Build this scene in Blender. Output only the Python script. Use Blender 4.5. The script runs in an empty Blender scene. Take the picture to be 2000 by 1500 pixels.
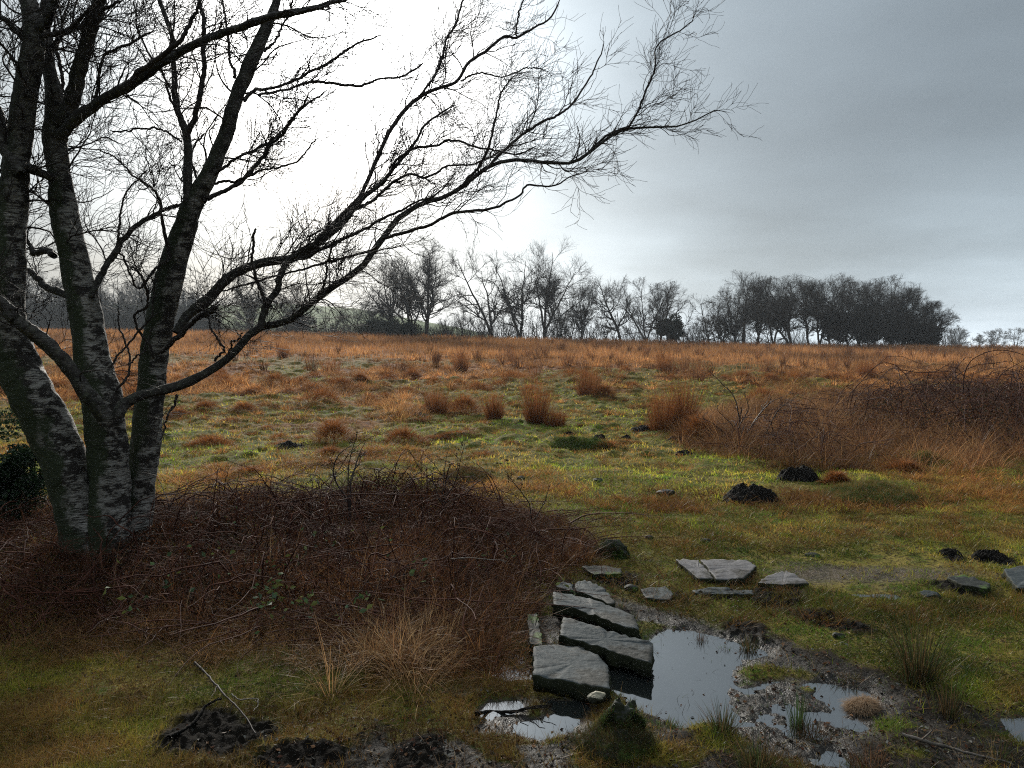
import bpy, math, random
import numpy as np
from mathutils import Vector

R_ = math.radians
SC = bpy.context.scene
COL = SC.collection
FPX, CX, CY, HOR = 1455.0, 1000.0, 750.0, 672.0
PITCH = math.atan((CY - HOR) / FPX)
CZ = 1.6
rng = np.random.default_rng(11)

# ------------------------------------------------------------------ noise
_tab = np.random.default_rng(5).random((8, 256, 256))
def vn(x, y, k=0):
    x = np.asarray(x, float); y = np.asarray(y, float)
    xi = np.floor(x); yi = np.floor(y)
    fx = x - xi; fy = y - yi
    fx = fx*fx*(3-2*fx); fy = fy*fy*(3-2*fy)
    xi = xi.astype(np.int64) & 255; yi = yi.astype(np.int64) & 255
    x1 = (xi+1) & 255; y1 = (yi+1) & 255
    t = _tab[k & 7]
    return ((t[xi, yi]*(1-fx)+t[x1, yi]*fx)*(1-fy) + (t[xi, y1]*(1-fx)+t[x1, y1]*fx)*fy)*2-1
def fbm(x, y, o=4, k=0):
    s = 0; a = 1.0; n = 0
    for i in range(o):
        s = s + a*vn(x*2**i*1.03+17.3*i, y*2**i*1.03-9.1*i, k+i); n += a; a *= .5
    return s/n
def ss(a, b, x):
    t = np.clip((x-a)/(b-a), 0, 1)
    return t*t*(3-2*t)

# ------------------------------------------------------------------ pixel -> world
cp, sp = math.cos(PITCH), math.sin(PITCH)
def ray(px, py):
    a = (px-CX)/FPX; b = (CY-py)/FPX
    return np.array([a, cp+b*sp, -sp+b*cp])
def P3(px, py, Y):
    d = ray(px, py)
    return np.array([0, 0, CZ]) + d*(Y/d[1])
def flat(px, py):
    d = ray(px, py); t = CZ/max(-d[2], 1e-3)
    return np.array([d[0]*t, d[1]*t])

# ------------------------------------------------------------------ terrain
EPX = [-3000, 0, 300, 500, 800, 1000, 1300, 1500, 1850, 2000, 5000]
EPY = [636, 642, 643, 646, 653, 658, 664, 670, 674, 675, 676]
HPX = [-3000, 0, 300, 400, 560, 700, 850, 1000, 1200, 5000]
HPY = [640, 600, 598, 602, 597, 607, 634, 660, 690, 690]
def poly_px(pts):
    return np.array([flat(*p) for p in pts])
PUD = [poly_px(p) for p in [
    [(1305,1224),(1350,1226),(1420,1240),(1502,1262),(1500,1275),(1450,1284),(1436,1310),(1424,1345),(1392,1402),(1330,1412),(1282,1392),(1240,1378),(1215,1352),(1188,1335),(1150,1300),(1200,1270),(1270,1240)],
    [(928,1382),(955,1366),(1010,1362),(1024,1376),(1000,1392),(950,1402)],
    [(1058,1358),(1120,1358),(1150,1372),(1120,1420),(1060,1435),(1000,1420),(1000,1404),(1060,1398),(1082,1386)],
    [(1955,1396),(2010,1392),(2060,1450),(1990,1440)]]]
SHAL = poly_px([(1420,1330),(1500,1312),(1600,1322),(1700,1340),(1740,1370),(1720,1420),(1640,1440),(1700,1500),(1560,1500),(1400,1430),(1390,1400)])
MUDP = poly_px([(640,1500),(760,1380),(900,1345),(1010,1335),(1030,1200),(1100,1130),(1300,1190),(1420,1225),(1520,1240),(1640,1270),(1800,1330),(1900,1370),(2050,1370),(2080,1540),(640,1540)])
BRAM = poly_px([(-260,1010),(0,1000),(300,990),(560,968),(760,965),(930,980),(1060,1010),(1130,1040),(1170,1075),(1090,1130),(1060,1190),(1030,1260),(900,1300),(700,1290),(420,1262),(150,1250),(-260,1265)])
def inpoly(x, y, p):
    c = np.zeros(x.shape, bool); n = len(p)
    for i in range(n):
        x0, y0 = p[i]; x1, y1 = p[(i+1) % n]
        if abs(y1-y0) < 1e-9: continue
        c ^= ((y0 > y) != (y1 > y)) & (x < (x1-x0)*(y-y0)/(y1-y0)+x0)
    return c
def sdist(x, y, p):
    d = np.full(x.shape, 1e9); n = len(p)
    for i in range(n):
        a = p[i]; b = p[(i+1) % n]; e = b-a
        t = np.clip(((x-a[0])*e[0]+(y-a[1])*e[1])/(e@e), 0, 1)
        d = np.minimum(d, np.hypot(x-a[0]-t*e[0], y-a[1]-t*e[1]))
    return np.where(inpoly(x, y, p), d, -d)
# mounds: px, py(base), half width px, height px
MOUND = [(1735, 962, 120, 14), (400, 862, 75, 18), (445, 905, 120, 14),
         (905, 935, 60, 12), (1190, 1440, 70, 40), (600, 905, 70, 8), (160, 1110, 200, 26)]
MND = []
for (a, b, w, h) in MOUND:
    c = flat(a, b); s = c[1]/FPX
    MND.append((c[0], c[1]+w*s*.5, w*s*.62, w*s*.75, h*s))
PEAT = []
for (a, b, w, h) in [(1530,1165,70,26),(1600,1200,60,22),(1660,1222,60,18),(1455,1228,42,22),(395,1432,85,42),(480,1450,70,40),(560,1490,140,40),(820,1480,60,60),(1330,1166,24,18),(1860,1088,26,8),(1945,1092,36,9),
                     (1390,1160,70,10),(1870,1146,70,18),(1200,1130,60,22)]:
    c = flat(a, b); y2 = flat(a, b-h)[1]; PEAT.append((c[0], c[1], w*c[1]/FPX, max(.05, (y2-c[1]))))
def peatm(x, y):
    m = np.zeros(x.shape)
    for (a, b, w, h) in PEAT:
        r = np.hypot((x-a)/w, (y-b)/h)
        m = np.maximum(m, ss(1.25, .6, r + .35*vn(x*5, y*5, 3)))
    return m
def macro(x, y):
    px = CX + FPX*x/np.maximum(y, 6)
    zE = CZ + (HOR-np.interp(px, EPX, EPY))/FPX*82 - .42
    t = np.clip((y-14)/68, 0, 1)
    z = zE*t**1.12
    b = np.clip(y-82, 0, None)
    z = z - .035*np.minimum(b, 60) - .004*np.clip(b-60, 0, None)
    hz = CZ + (HOR-np.interp(px, HPX, HPY))/FPX*200
    w = ss(95, 195, y)*ss(420, 230, y)*ss(1150, 900, px)
    return z*(1-w) + np.maximum(hz, z)*w
def H(x, y, detail=True):
    x = np.atleast_1d(np.asarray(x, float)); y = np.atleast_1d(np.asarray(y, float))
    z = macro(x, y)
    near = ss(9, 4.5, y); far = ss(14, 30, y)
    z = z + fbm(x*.8, y*.8, 3, 1)*(.035+.04*ss(5, 12, y)+.06*far)
    z = z + (np.abs(fbm(x*1.9, y*1.9, 3, 2)))*(.015+.11*ss(6, 14, y)+.08*far)
    if detail:
        z = z + fbm(x*6, y*6, 3, 3)*(.014+.035*ss(6, 14, y)) + fbm(x*22, y*22, 2, 4)*.006
    for (a, b, wx, wy, h) in MND:
        r2 = ((x-a)/wx)**2+((y-b)/wy)**2
        z = z + h*np.exp(-r2*1.2)*(1+.25*vn(x*7, y*7, 6))
    # bank under the bramble thicket
    m = (y > 2) & (y < 10)
    if m.any():
        xs, ys = x[m], y[m]
        zz = z[m]
        sd = sdist(xs, ys, BRAM)
        zz = zz + .05*ss(0, .8, sd)
        sp_ = sdist(xs, ys, MUDP)
        mud = ss(-.05, .25, sp_)
        zz = zz*(1-.75*mud) - .004*mud + mud*(fbm(xs*9, ys*9, 3, 5)*.010 + .022*np.abs(vn(xs*5, ys*5, 1)))
        for p in PUD:
            s = sdist(xs, ys, p) + .030*fbm(xs*8, ys*8, 4, 0)+.012*vn(xs*30, ys*30, 2)
            zz = zz*(1-ss(-.10, .02, s)) + (-.022*ss(-.1, .02, s)) - .045*ss(0, .12, s)
        s = sdist(xs, ys, SHAL) 
        k = ss(-.1, .1, s)
        zz = zz*(1-k) + k*(-.0240 + .024*fbm(xs*6.5, ys*8, 4, 2))
        pt = peatm(xs, ys)
        zz = zz + pt*(np.abs(fbm(xs*17, ys*17, 3, 7))*.04+.012*fbm(xs*50, ys*50, 2, 1))
        z[m] = zz
    return z
WL = -.021
def G(px, py, Ymax=80):
    """where the ray through a picture point meets the ground"""
    d = ray(px, py); t = np.geomspace(1.5, Ymax, 900)
    x = d[0]*t; y = d[1]*t; z = CZ + d[2]*t
    h = H(x, y, False)
    b = np.nonzero(z <= h)[0]
    i = b[0] if len(b) else len(t)-1
    return np.array([x[i], y[i], h[i]])
def gz(x, y):
    return float(H(x, y)[0])

# ------------------------------------------------------------------ mesh helpers
def mk(name, V, F4=None, F3=None, mat=None, attrs=None, smooth=True, parent=None, loc=(0, 0, 0)):
    V = np.asarray(V, np.float32).reshape(-1, 3) - np.asarray(loc, np.float32)
    F4 = np.zeros((0, 4), np.int32) if F4 is None else np.asarray(F4, np.int32).reshape(-1, 4)
    F3 = np.zeros((0, 3), np.int32) if F3 is None else np.asarray(F3, np.int32).reshape(-1, 3)
    me = bpy.data.meshes.new(name)
    me.vertices.add(len(V)); me.vertices.foreach_set('co', V.ravel())
    L = np.concatenate([F4.ravel(), F3.ravel()])
    tot = np.concatenate([np.full(len(F4), 4, np.int32), np.full(len(F3), 3, np.int32)])
    st = np.concatenate([[0], np.cumsum(tot)[:-1]]).astype(np.int32) if len(tot) else tot
    me.loops.add(len(L)); me.loops.foreach_set('vertex_index', L.astype(np.int32))
    me.polygons.add(len(tot)); me.polygons.foreach_set('loop_start', st)
    me.update(calc_edges=True)
    me.polygons.foreach_set('use_smooth', np.full(len(tot), smooth))
    for k, a in (attrs or {}).items():
        a = np.asarray(a, np.float32)
        if a.ndim == 2:
            at = me.attributes.new(k, 'FLOAT_COLOR', 'POINT')
            at.data.foreach_set('color', np.c_[a[:, :3], np.ones(len(a))].astype(np.float32).ravel())
        else:
            at = me.attributes.new(k, 'FLOAT', 'POINT'); at.data.foreach_set('value', a)
    if mat: me.materials.append(mat)
    o = bpy.data.objects.new(name, me); COL.objects.link(o)
    if parent: o.parent = parent
    else: o.location = loc
    return o
def tag(o, label=None, cat=None, group=None, kind=None):
    if label: o['label'] = label
    if cat: o['category'] = cat
    if group: o['group'] = group
    if kind: o['kind'] = kind
    return o
def thing(name, label, cat, loc, group=None):
    o = bpy.data.objects.new(name, None); o.location = loc; COL.objects.link(o)
    return tag(o, label, cat, group)
def norm(a):
    return a/np.maximum(np.linalg.norm(a, axis=-1, keepdims=True), 1e-9)
def tubes(P, R, S=4):
    P = np.asarray(P, float); R = np.asarray(R, float)
    M, N, _ = P.shape
    T = norm(np.gradient(P, axis=1))
    vert = np.abs(T[..., 2]).mean(1) > .7
    ref = np.where(vert[:, None, None], np.array([1, .13, .05]), np.array([.07, .1, 1.]))
    A = norm(np.cross(T, np.broadcast_to(ref, T.shape))); B = np.cross(T, A)
    th = np.arange(S)*2*math.pi/S
    V = P[:, :, None] + R[:, :, None, None]*(A[:, :, None]*np.cos(th)[:, None]+B[:, :, None]*np.sin(th)[:, None])
    i = np.arange(M)[:, None, None]*N*S; j = np.arange(N-1)[None, :, None]*S; k = np.arange(S)[None, None]
    a = i+j+k; b = i+j+(k+1) % S
    return V.reshape(-1, 3), np.stack([a, b, b+S, a+S], -1).reshape(-1, 4)
def join(parts):
    Vs, Fs, n = [], [], 0
    for V, F in parts:
        Vs.append(V); Fs.append(F+n); n += len(V)
    return np.concatenate(Vs), np.concatenate(Fs)
def catmull(pts, n):
    p = np.asarray(pts, float)
    p = np.vstack([2*p[0]-p[1], p, 2*p[-1]-p[-2]])
    m = len(p)-3
    u = np.linspace(0, m-1e-6, n); i = u.astype(int); t = (u-i)[:, None]
    a, b, c, d = p[i], p[i+1], p[i+2], p[i+3]
    return .5*((2*b)+(-a+c)*t+(2*a-5*b+4*c-d)*t*t+(-a+3*b-3*c+d)*t**3)
def grow(P, R, dens, L, n, ang=(.5, 1.0), bias=(0, 0, .3), wander=.25, tmin=.15, r0=.6, rmax=1, rmin=.0015, taper=.25, curl=.0, g=None, lscale=.6):
    """children sprouting all along the parent lines"""
    g = g or rng
    P = np.asarray(P, float); M, N, _ = P.shape
    seg = np.linalg.norm(np.diff(P, axis=1), axis=2)
    t = (np.arange(N-1)+.5)/(N-1)
    w = seg*(t[None] > tmin)
    tot = w.sum(); K = int(g.poisson(tot*dens)) if tot*dens < 1e6 else 0
    K = max(K, 1)
    idx = g.choice(M*(N-1), K, p=(w/tot).ravel())
    i, j = idx//(N-1), idx % (N-1); f = g.random(K)
    p0 = P[i, j]*(1-f[:, None])+P[i, j+1]*f[:, None]
    tan = norm(P[i, j+1]-P[i, j]); rp = R[i, j]*(1-f)+R[i, j+1]*f
    q = norm(np.cross(tan, g.normal(size=(K, 3))))
    an = g.uniform(ang[0], ang[1], K)[:, None]
    d = norm(tan*np.cos(an)+q*np.sin(an)+np.array(bias)*.6)
    ln = L*g.uniform(.45, 1.25, K)*(1-lscale*(j+f)/(N-1))
    st = ln/(n-1)
    out = np.zeros((K, n, 3)); out[:, 0] = p0
    cv = g.normal(size=(K, 3))*curl
    for s in range(1, n):
        out[:, s] = out[:, s-1]+d*st[:, None]
        d = norm(d+g.normal(size=(K, 3))*wander+np.array(bias)*.35+cv)
    ra = np.clip(rp*r0, rmin, rmax)
    rr = ra[:, None]*(1-(1-taper)*np.linspace(0, 1, n)[None])
    return out, np.maximum(rr, rmin*.8)
def blades(B, L, W, az, th0, curve, col, n=3, tipk=.15):
    """grass blades: base points, length, width, azimuth, lean from vertical, extra bend"""
    M = len(B); s = 1.0/n; W = np.zeros(M)+W
    path = np.zeros((M, n+1, 3)); path[:, 0] = B
    ca, sa = np.cos(az), np.sin(az)
    for k in range(n):
        th = th0+curve*((k+.5)*s)
        path[:, k+1, 0] = path[:, k, 0]+L*s*np.sin(th)*ca
        path[:, k+1, 1] = path[:, k, 1]+L*s*np.sin(th)*sa
        path[:, k+1, 2] = path[:, k, 2]+L*s*np.cos(th)
    side = np.stack([-sa, ca, np.zeros(M)], 1)
    tw = rng.uniform(-1, 1, M)
    side = norm(side + tw[:, None]*np.stack([ca, sa, np.zeros(M)], 1))
    nv = 2*n+1
    V = np.zeros((M, nv, 3))
    for k in range(n):
        w = (W*(1-(1-tipk)*k/n)*.5)[:, None]
        V[:, 2*k] = path[:, k]-side*w; V[:, 2*k+1] = path[:, k]+side*w
    V[:, -1] = path[:, -1]
    o = np.arange(M)[:, None]*nv
    q = np.concatenate([o+np.array([2*k, 2*k+1, 2*k+3, 2*k+2]) for k in range(n-1)]) if n > 1 else None
    tri = o+np.array([2*n-2, 2*n-1, 2*n])
    C = np.repeat(col, nv, axis=0)
    return V.reshape(-1, 3), q, tri, C
class GB:
    def __init__(s): s.V, s.Q, s.T, s.C, s.n = [], [], [], [], 0
    def add(s, r):
        V, q, t, c = r
        s.V.append(V); s.C.append(c)
        if q is not None and len(q): s.Q.append(q+s.n)
        if t is not None and len(t): s.T.append(t+s.n)
        s.n += len(V)
    def build(s, name, mat, parent=None, loc=(0, 0, 0)):
        return mk(name, np.concatenate(s.V), np.concatenate(s.Q) if s.Q else None, np.concatenate(s.T) if s.T else None, mat,
                  {'col': np.concatenate(s.C)}, False, parent, loc)
def leaves(C, size, col, flatk=0, g=None):
    """small pointed leaves: a folded pair of quads each"""
    g = g or rng
    M = len(C)
    u = norm(g.normal(size=(M, 3))*np.array([1, 1, 1-flatk*.8])); v = norm(np.cross(u, g.normal(size=(M, 3))*np.array([1-flatk*.7, 1-flatk*.7, 1])))
    w = np.cross(u, v)
    s = np.asarray(size).reshape(-1, 1)
    V = np.stack([C-u*s*.5, C+v*s*.28+w*s*.1, C+u*s*.5, C-v*s*.28+w*s*.1], 1)
    o = np.arange(M)[:, None]*4
    t = np.concatenate([o+np.array([0, 1, 2]), o+np.array([0, 2, 3])])
    return V.reshape(-1, 3), None, t, np.repeat(col, 4, axis=0)
def cmix(cols, M, g=None, jit=.25):
    g = g or rng
    c = np.array(cols, float)[g.integers(0, len(cols), M)]
    return c*(1+g.uniform(-jit, jit, (M, 1)))

# ------------------------------------------------------------------ materials
class NT:
    def __init__(s, nt): s.nt = nt
    def n(s, t, **kw):
        x = s.nt.nodes.new(t)
        for k, v in kw.items():
            if k in x.inputs.keys() if isinstance(k, str) else False: x.inputs[k].default_value = v
            else: setattr(x, k, v)
        return x
    def l(s, a, b): s.nt.links.new(a, b)
    def val(s, sock, v):
        if hasattr(v, 'is_output'): s.l(v, sock)
        else: sock.default_value = v
    def math(s, op, a, b=0., c=None, clamp=False):
        x = s.nt.nodes.new('ShaderNodeMath'); x.operation = op; x.use_clamp = clamp
        s.val(x.inputs[0], a); s.val(x.inputs[1], b)
        if c is not None: s.val(x.inputs[2], c)
        return x.outputs[0]
    def mr(s, v, a, b, c=0., d=1.):
        x = s.nt.nodes.new('ShaderNodeMapRange'); x.interpolation_type = 'SMOOTHSTEP'
        s.val(x.inputs[0], v)
        for i, q in enumerate((a, b, c, d)): x.inputs[i+1].default_value = q
        return x.outputs[0]
    def mix(s, f, a, b):
        x = s.nt.nodes.new('ShaderNodeMix'); x.data_type = 'RGBA'
        s.val(x.inputs[0], f)
        for sk, v in ((x.inputs[6], a), (x.inputs[7], b)):
            if hasattr(v, 'is_output'): s.l(v, sk)
            else: sk.default_value = (*v[:3], 1)
        return x.outputs[2]
    def noise(s, sc, det=4, co=None, scale3=None, rough=.55):
        if co is None: co = s.co
        if scale3:
            m = s.nt.nodes.new('ShaderNodeMapping'); m.inputs['Scale'].default_value = scale3; s.l(co, m.inputs[0]); co = m.outputs[0]
        x = s.nt.nodes.new('ShaderNodeTexNoise'); x.inputs['Scale'].default_value = sc; x.inputs['Detail'].default_value = det
        x.inputs['Roughness'].default_value = rough
        s.l(co, x.inputs['Vector']); return x.outputs['Fac']
    def attr(s, nm, out='Fac'):
        x = s.nt.nodes.new('ShaderNodeAttribute'); x.attribute_name = nm; return x.outputs[out]
def newmat(name):
    m = bpy.data.materials.new(name); m.use_nodes = True; nt = m.node_tree; nt.nodes.clear()
    t = NT(nt); t.out = nt.nodes.new('ShaderNodeOutputMaterial')
    t.co = nt.nodes.new('ShaderNodeTexCoord').outputs['Object']
    t.m = m
    return t
def princ(t, col, rough=.8, bump=None, bs=.5, bd=.01, spec=.5):
    p = t.nt.nodes.new('ShaderNodeBsdfPrincipled')
    t.val(p.inputs['Base Color'], col if hasattr(col, 'is_output') else (*col, 1)); t.val(p.inputs['Roughness'], rough)
    t.val(p.inputs['Specular IOR Level'], spec)
    if bump is not None:
        b = t.nt.nodes.new('ShaderNodeBump'); b.inputs['Strength'].default_value = bs; b.inputs['Distance'].default_value = bd
        t.l(bump, b.inputs['Height']); t.l(b.outputs[0], p.inputs['Normal'])
    t.l(p.outputs[0], t.out.inputs[0])
    return p
def grassmat(name, trans=.35, gloss=.06):
    t = newmat(name)
    c = t.attr('col', 'Color')
    d = t.nt.nodes.new('ShaderNodeBsdfDiffuse'); t.l(c, d.inputs[0])
    tr = t.nt.nodes.new('ShaderNodeBsdfTranslucent'); t.l(c, tr.inputs[0])
    gl = t.nt.nodes.new('ShaderNodeBsdfGlossy'); gl.inputs['Roughness'].default_value = .35
    gl.inputs[0].default_value = (1, 1, 1, 1)
    m1 = t.nt.nodes.new('ShaderNodeMixShader'); m1.inputs[0].default_value = trans
    t.l(d.outputs[0], m1.inputs[1]); t.l(tr.outputs[0], m1.inputs[2])
    m2 = t.nt.nodes.new('ShaderNodeMixShader'); m2.inputs[0].default_value = gloss
    t.l(m1.outputs[0], m2.inputs[1]); t.l(gl.outputs[0], m2.inputs[2]); t.l(m2.outputs[0], t.out.inputs[0])
    return t.m
M_GRASS = grassmat('grass_blades', .42, .008)
M_LEAF = grassmat('glossy_leaves', .2, .012)
M_LITTER = grassmat('dead_leaves', .25, .006)

def m_birch():
    t = newmat('birch_bark')
    geo = t.nt.nodes.new('ShaderNodeNewGeometry')
    sx = t.nt.nodes.new('ShaderNodeSeparateXYZ'); t.l(geo.outputs['Normal'], sx.inputs[0])
    so = t.nt.nodes.new('ShaderNodeSeparateXYZ'); t.l(t.co, so.inputs[0])
    n1 = t.noise(9, 7, scale3=(1, 1, 1.9), rough=.70); n2 = t.noise(1, 5, scale3=(11, 11, 110), rough=.6); n3 = t.noise(34, 5); n4 = t.noise(3.0, 6, rough=.65)
    col = t.mix(t.mr(n1, .35, .65), (.30, .285, .26), (.10, .09, .075))
    col = t.mix(t.mr(n2, .50, .60), col, (.035, .03, .025))          # lenticel lines
    crack = t.math('ADD', n1, t.math('MULTIPLY', n4, .55))
    col = t.mix(t.mr(crack, .76, .82), col, (.022, .018, .015))      # black fissured patches
    moss = t.math('SUBTRACT', t.math('MULTIPLY', n4, 1.1), t.math('MULTIPLY', sx.outputs[0], .42))
    moss = t.math('ADD', moss, t.math('MULTIPLY', n3, .25))
    col = t.mix(t.mr(moss, .46, .66), col, t.mix(n3, (.012, .018, .008), (.035, .045, .018)))
    thin = t.attr('thin')
    col = t.mix(thin, col, t.mix(t.mr(n3, .5, .62), (.022, .018, .016), (.055, .055, .042)))
    h = t.math('ADD', t.math('MULTIPLY', n1, 1.0), t.math('ADD', t.math('MULTIPLY', n2, .5), n3))
    princ(t, col, .75, h, .8, .02, .3)
    return t.m
M_BIRCH = m_birch()
def simple(name, c1, c2, sc=8, rough=.8, bd=.01, spec=.3, sc3=None, bs=.7):
    t = newmat(name); n = t.noise(sc, 6, scale3=sc3)
    princ(t, t.mix(t.mr(n, .35, .65), c1, c2), rough, t.noise(sc*3, 6), bs, bd, spec); return t.m
M_TWIG = simple('dark_twig', (.020, .015, .014), (.035, .028, .024), 10, .7, .002, .2)
M_BGW = simple('oak_bark', (.030, .026, .022), (.055, .048, .04), 1.5, .9, .03, .1)
M_CANE = simple('bramble_cane', (.028, .010, .007), (.085, .034, .022), 9, .75, .001, .08)
M_SAP = simple('sapling_bark', (.022, .015, .014), (.05, .035, .03), 9, .6, .001, .3)
M_PEAT = simple('wet_peat', (.004, .0035, .003), (.011, .009, .007), 25, .9, .02, .08)
M_STICK = simple('dead_stick', (.05, .042, .034), (.10, .085, .07), 22, .7, .004, .3)
def m_stone(name, a, b, moss=.0, spec=.09, rough=.7):
    t = newmat(name)
    geo = t.nt.nodes.new('ShaderNodeNewGeometry')
    sx = t.nt.nodes.new('ShaderNodeSeparateXYZ'); t.l(geo.outputs['Normal'], sx.inputs[0])
    n1 = t.noise(5, 6); n2 = t.noise(28, 5); n3 = t.noise(1, 5, scale3=(9, 40, 20)); n4 = t.noise(90, 2)
    col = t.mix(t.mr(n1, .35, .65), a, b)
    col = t.mix(t.mr(n3, .55, .68), col, tuple(x*.5 for x in a))
    col = t.mix(t.math('MULTIPLY', t.mr(n2, .60, .68), .45), col, (.11, .115, .10))
    col = t.mix(t.math('MULTIPLY', t.mr(n4, .62, .7), .4), col, (.03, .03, .03))
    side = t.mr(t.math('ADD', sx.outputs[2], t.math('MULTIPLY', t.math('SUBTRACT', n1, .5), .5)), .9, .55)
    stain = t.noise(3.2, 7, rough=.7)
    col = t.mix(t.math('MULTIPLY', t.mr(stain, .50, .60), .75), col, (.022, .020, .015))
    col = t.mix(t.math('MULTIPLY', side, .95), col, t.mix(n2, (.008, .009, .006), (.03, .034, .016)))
    if moss:
        col = t.mix(t.mr(t.math('ADD', n1, t.math('MULTIPLY', n2, .4)), .9-moss*.5, 1.0-moss*.5), col, t.mix(n2, (.02, .04, .008), (.06, .10, .02)))
    h = t.math('ADD', n2, t.math('ADD', t.math('MULTIPLY', n3, .8), t.math('MULTIPLY', n4, .25)))
    princ(t, col, rough, h, .55, .008, spec)
    return t.m
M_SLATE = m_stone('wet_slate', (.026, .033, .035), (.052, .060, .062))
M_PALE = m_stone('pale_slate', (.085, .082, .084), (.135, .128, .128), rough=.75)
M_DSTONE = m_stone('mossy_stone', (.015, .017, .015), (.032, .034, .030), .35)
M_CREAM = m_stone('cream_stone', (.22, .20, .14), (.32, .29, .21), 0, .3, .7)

def m_ground():
    t = newmat('moor_ground')
    n1 = t.noise(.9, 6); n2 = t.noise(6, 6); n3 = t.noise(38, 5); n4 = t.noise(130, 3)
    green = t.mix(t.mr(n2, .38, .62), (.055, .070, .010), (.15, .120, .028))
    green = t.mix(t.mr(n1, .52, .64), green, (.15, .115, .028))
    green = t.mix(t.mr(n3, .48, .62), green, (.035, .024, .010))
    brown = t.mix(t.mr(n2, .35, .65), (.07, .026, .010), (.20, .085, .028))
    past = t.mix(t.mr(t.noise(.15, 4), .4, .6), (.055, .095, .03), (.085, .12, .04))
    mud = t.mix(t.mr(n3, .35, .65), (.007, .006, .005), (.022, .018, .014))
    peat = t.mix(n3, (.003, .0026, .002), (.010, .008, .006))
    litter = t.mix(t.mr(n3, .4, .6), (.008, .006, .004), (.03, .016, .009))
    grav = t.mix(t.mr(n4, .45, .6), (.03, .022, .018), (.13, .11, .10))
    col = t.mix(t.attr('brown'), green, brown)
    col = t.mix(t.attr('pasture'), col, past)
    col = t.mix(t.attr('litter'), col, litter)
    col = t.mix(t.attr('gravel'), col, grav)
    col = t.mix(t.attr('mud'), col, mud)
    col = t.mix(t.attr('peat'), col, peat)
    wet = t.attr('wet')
    rough = t.math('SUBTRACT', .92, t.math('MULTIPLY', wet, t.mr(n2, .3, .6, .25, .55)))
    h = t.math('ADD', n3, t.math('ADD', t.math('MULTIPLY', n4, .35), t.math('MULTIPLY', n2, .6)))
    princ(t, col, rough, h, .8, .02, t.math('ADD', .04, t.math('MULTIPLY', wet, .10)))
    return t.m
def m_water():
    t = newmat('puddle_water')
    n = t.noise(7, 2)
    p = princ(t, (.010, .012, .012), .04, n, .06, .003, 1.0)
    p.inputs['IOR'].default_value = 2.3
    return t.m

# ------------------------------------------------------------------ camera, world, light
cam = bpy.data.cameras.new('camera'); co = bpy.data.objects.new('camera', cam); COL.objects.link(co)
cam.sensor_width = 36; cam.lens = 36*FPX/2000; cam.clip_start = .05; cam.clip_end = 5000
co.location = (0, 0, CZ); co.rotation_euler = (math.pi/2-PITCH, 0, 0); SC.camera = co

SUND = norm(ray(600, 110))
sun_el = math.asin(SUND[2]); sun_az = math.atan2(SUND[0], SUND[1])
w = bpy.data.worlds.new('World'); SC.world = w; w.use_nodes = True
nt = w.node_tree; nt.nodes.clear(); t = NT(nt)
tc = nt.nodes.new('ShaderNodeTexCoord').outputs['Generated']
sky = nt.nodes.new('ShaderNodeTexSky'); sky.sky_type = 'NISHITA'; sky.sun_disc = False
sky.sun_elevation = sun_el; sky.sun_rotation = sun_az; sky.dust_density = 3
def dotd(px, py):
    v = nt.nodes.new('ShaderNodeVectorMath'); v.operation = 'DOT_PRODUCT'
    nm = nt.nodes.new('ShaderNodeVectorMath'); nm.operation = 'NORMALIZE'; nt.links.new(tc, nm.inputs[0])
    nt.links.new(nm.outputs[0], v.inputs[0]); v.inputs[1].default_value = tuple(norm(ray(px, py)))
    return v.outputs['Value']
def lobe(px, py, k):
    return t.math('EXPONENT', t.math('MULTIPLY', t.math('SUBTRACT', dotd(px, py), 1.), float(k)))
sxyz = nt.nodes.new('ShaderNodeSeparateXYZ'); nt.links.new(tc, sxyz.inputs[0])
zz = t.math('MAXIMUM', sxyz.outputs[2], 0.)
den = t.math('ADD', zz, .16)
cv = nt.nodes.new('ShaderNodeCombineXYZ')
nt.links.new(t.math('DIVIDE', sxyz.outputs[0], den), cv.inputs[0]); nt.links.new(t.math('DIVIDE', sxyz.outputs[1], den), cv.inputs[1])
cl = t.noise(.42, 4, co=cv.outputs[0], rough=.5); cl2 = t.noise(1.3, 6, co=cv.outputs[0], rough=.62)
azf = t.mr(sxyz.outputs[1], -.3, .5, .55, 1.)
L = t.math('MULTIPLY', azf, .24)
L = t.math('ADD', L, t.math('MULTIPLY', lobe(670, 110, 12), .38))
L = t.math('ADD', L, t.math('MULTIPLY', lobe(650, 110, 85), 3.6))
band = t.math('EXPONENT', t.math('MULTIPLY', zz, -13.))
L = t.math('ADD', L, t.math('MULTIPLY', band, t.math('MULTIPLY', lobe(1200, 672, 14), .72)))
L = t.math('ADD', L, t.math('MULTIPLY', lobe(1990, 655, 90), .42))
L = t.math('SUBTRACT', L, t.math('MULTIPLY', lobe(1960, 400, 40), .07))
L = t.math('SUBTRACT', L, t.math('MULTIPLY', lobe(1560, 400, 60), .08))
L = t.math('ADD', L, t.math('MULTIPLY', t.mr(zz, .52, 1.), .95))
cn = t.math('ADD', t.mr(cl, .36, .66, -.22, .22), t.math('MULTIPLY', t.math('SUBTRACT', cl2, .5), .42))
L = t.math('MULTIPLY', L, t.math('ADD', .98, cn))
L = t.math('MULTIPLY', t.math('MAXIMUM', L, .08), .755)
tint = t.mix(t.mr(L, .25, 1.15), (.78, .95, 1.08), (.97, 1.0, 1.02))
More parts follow.
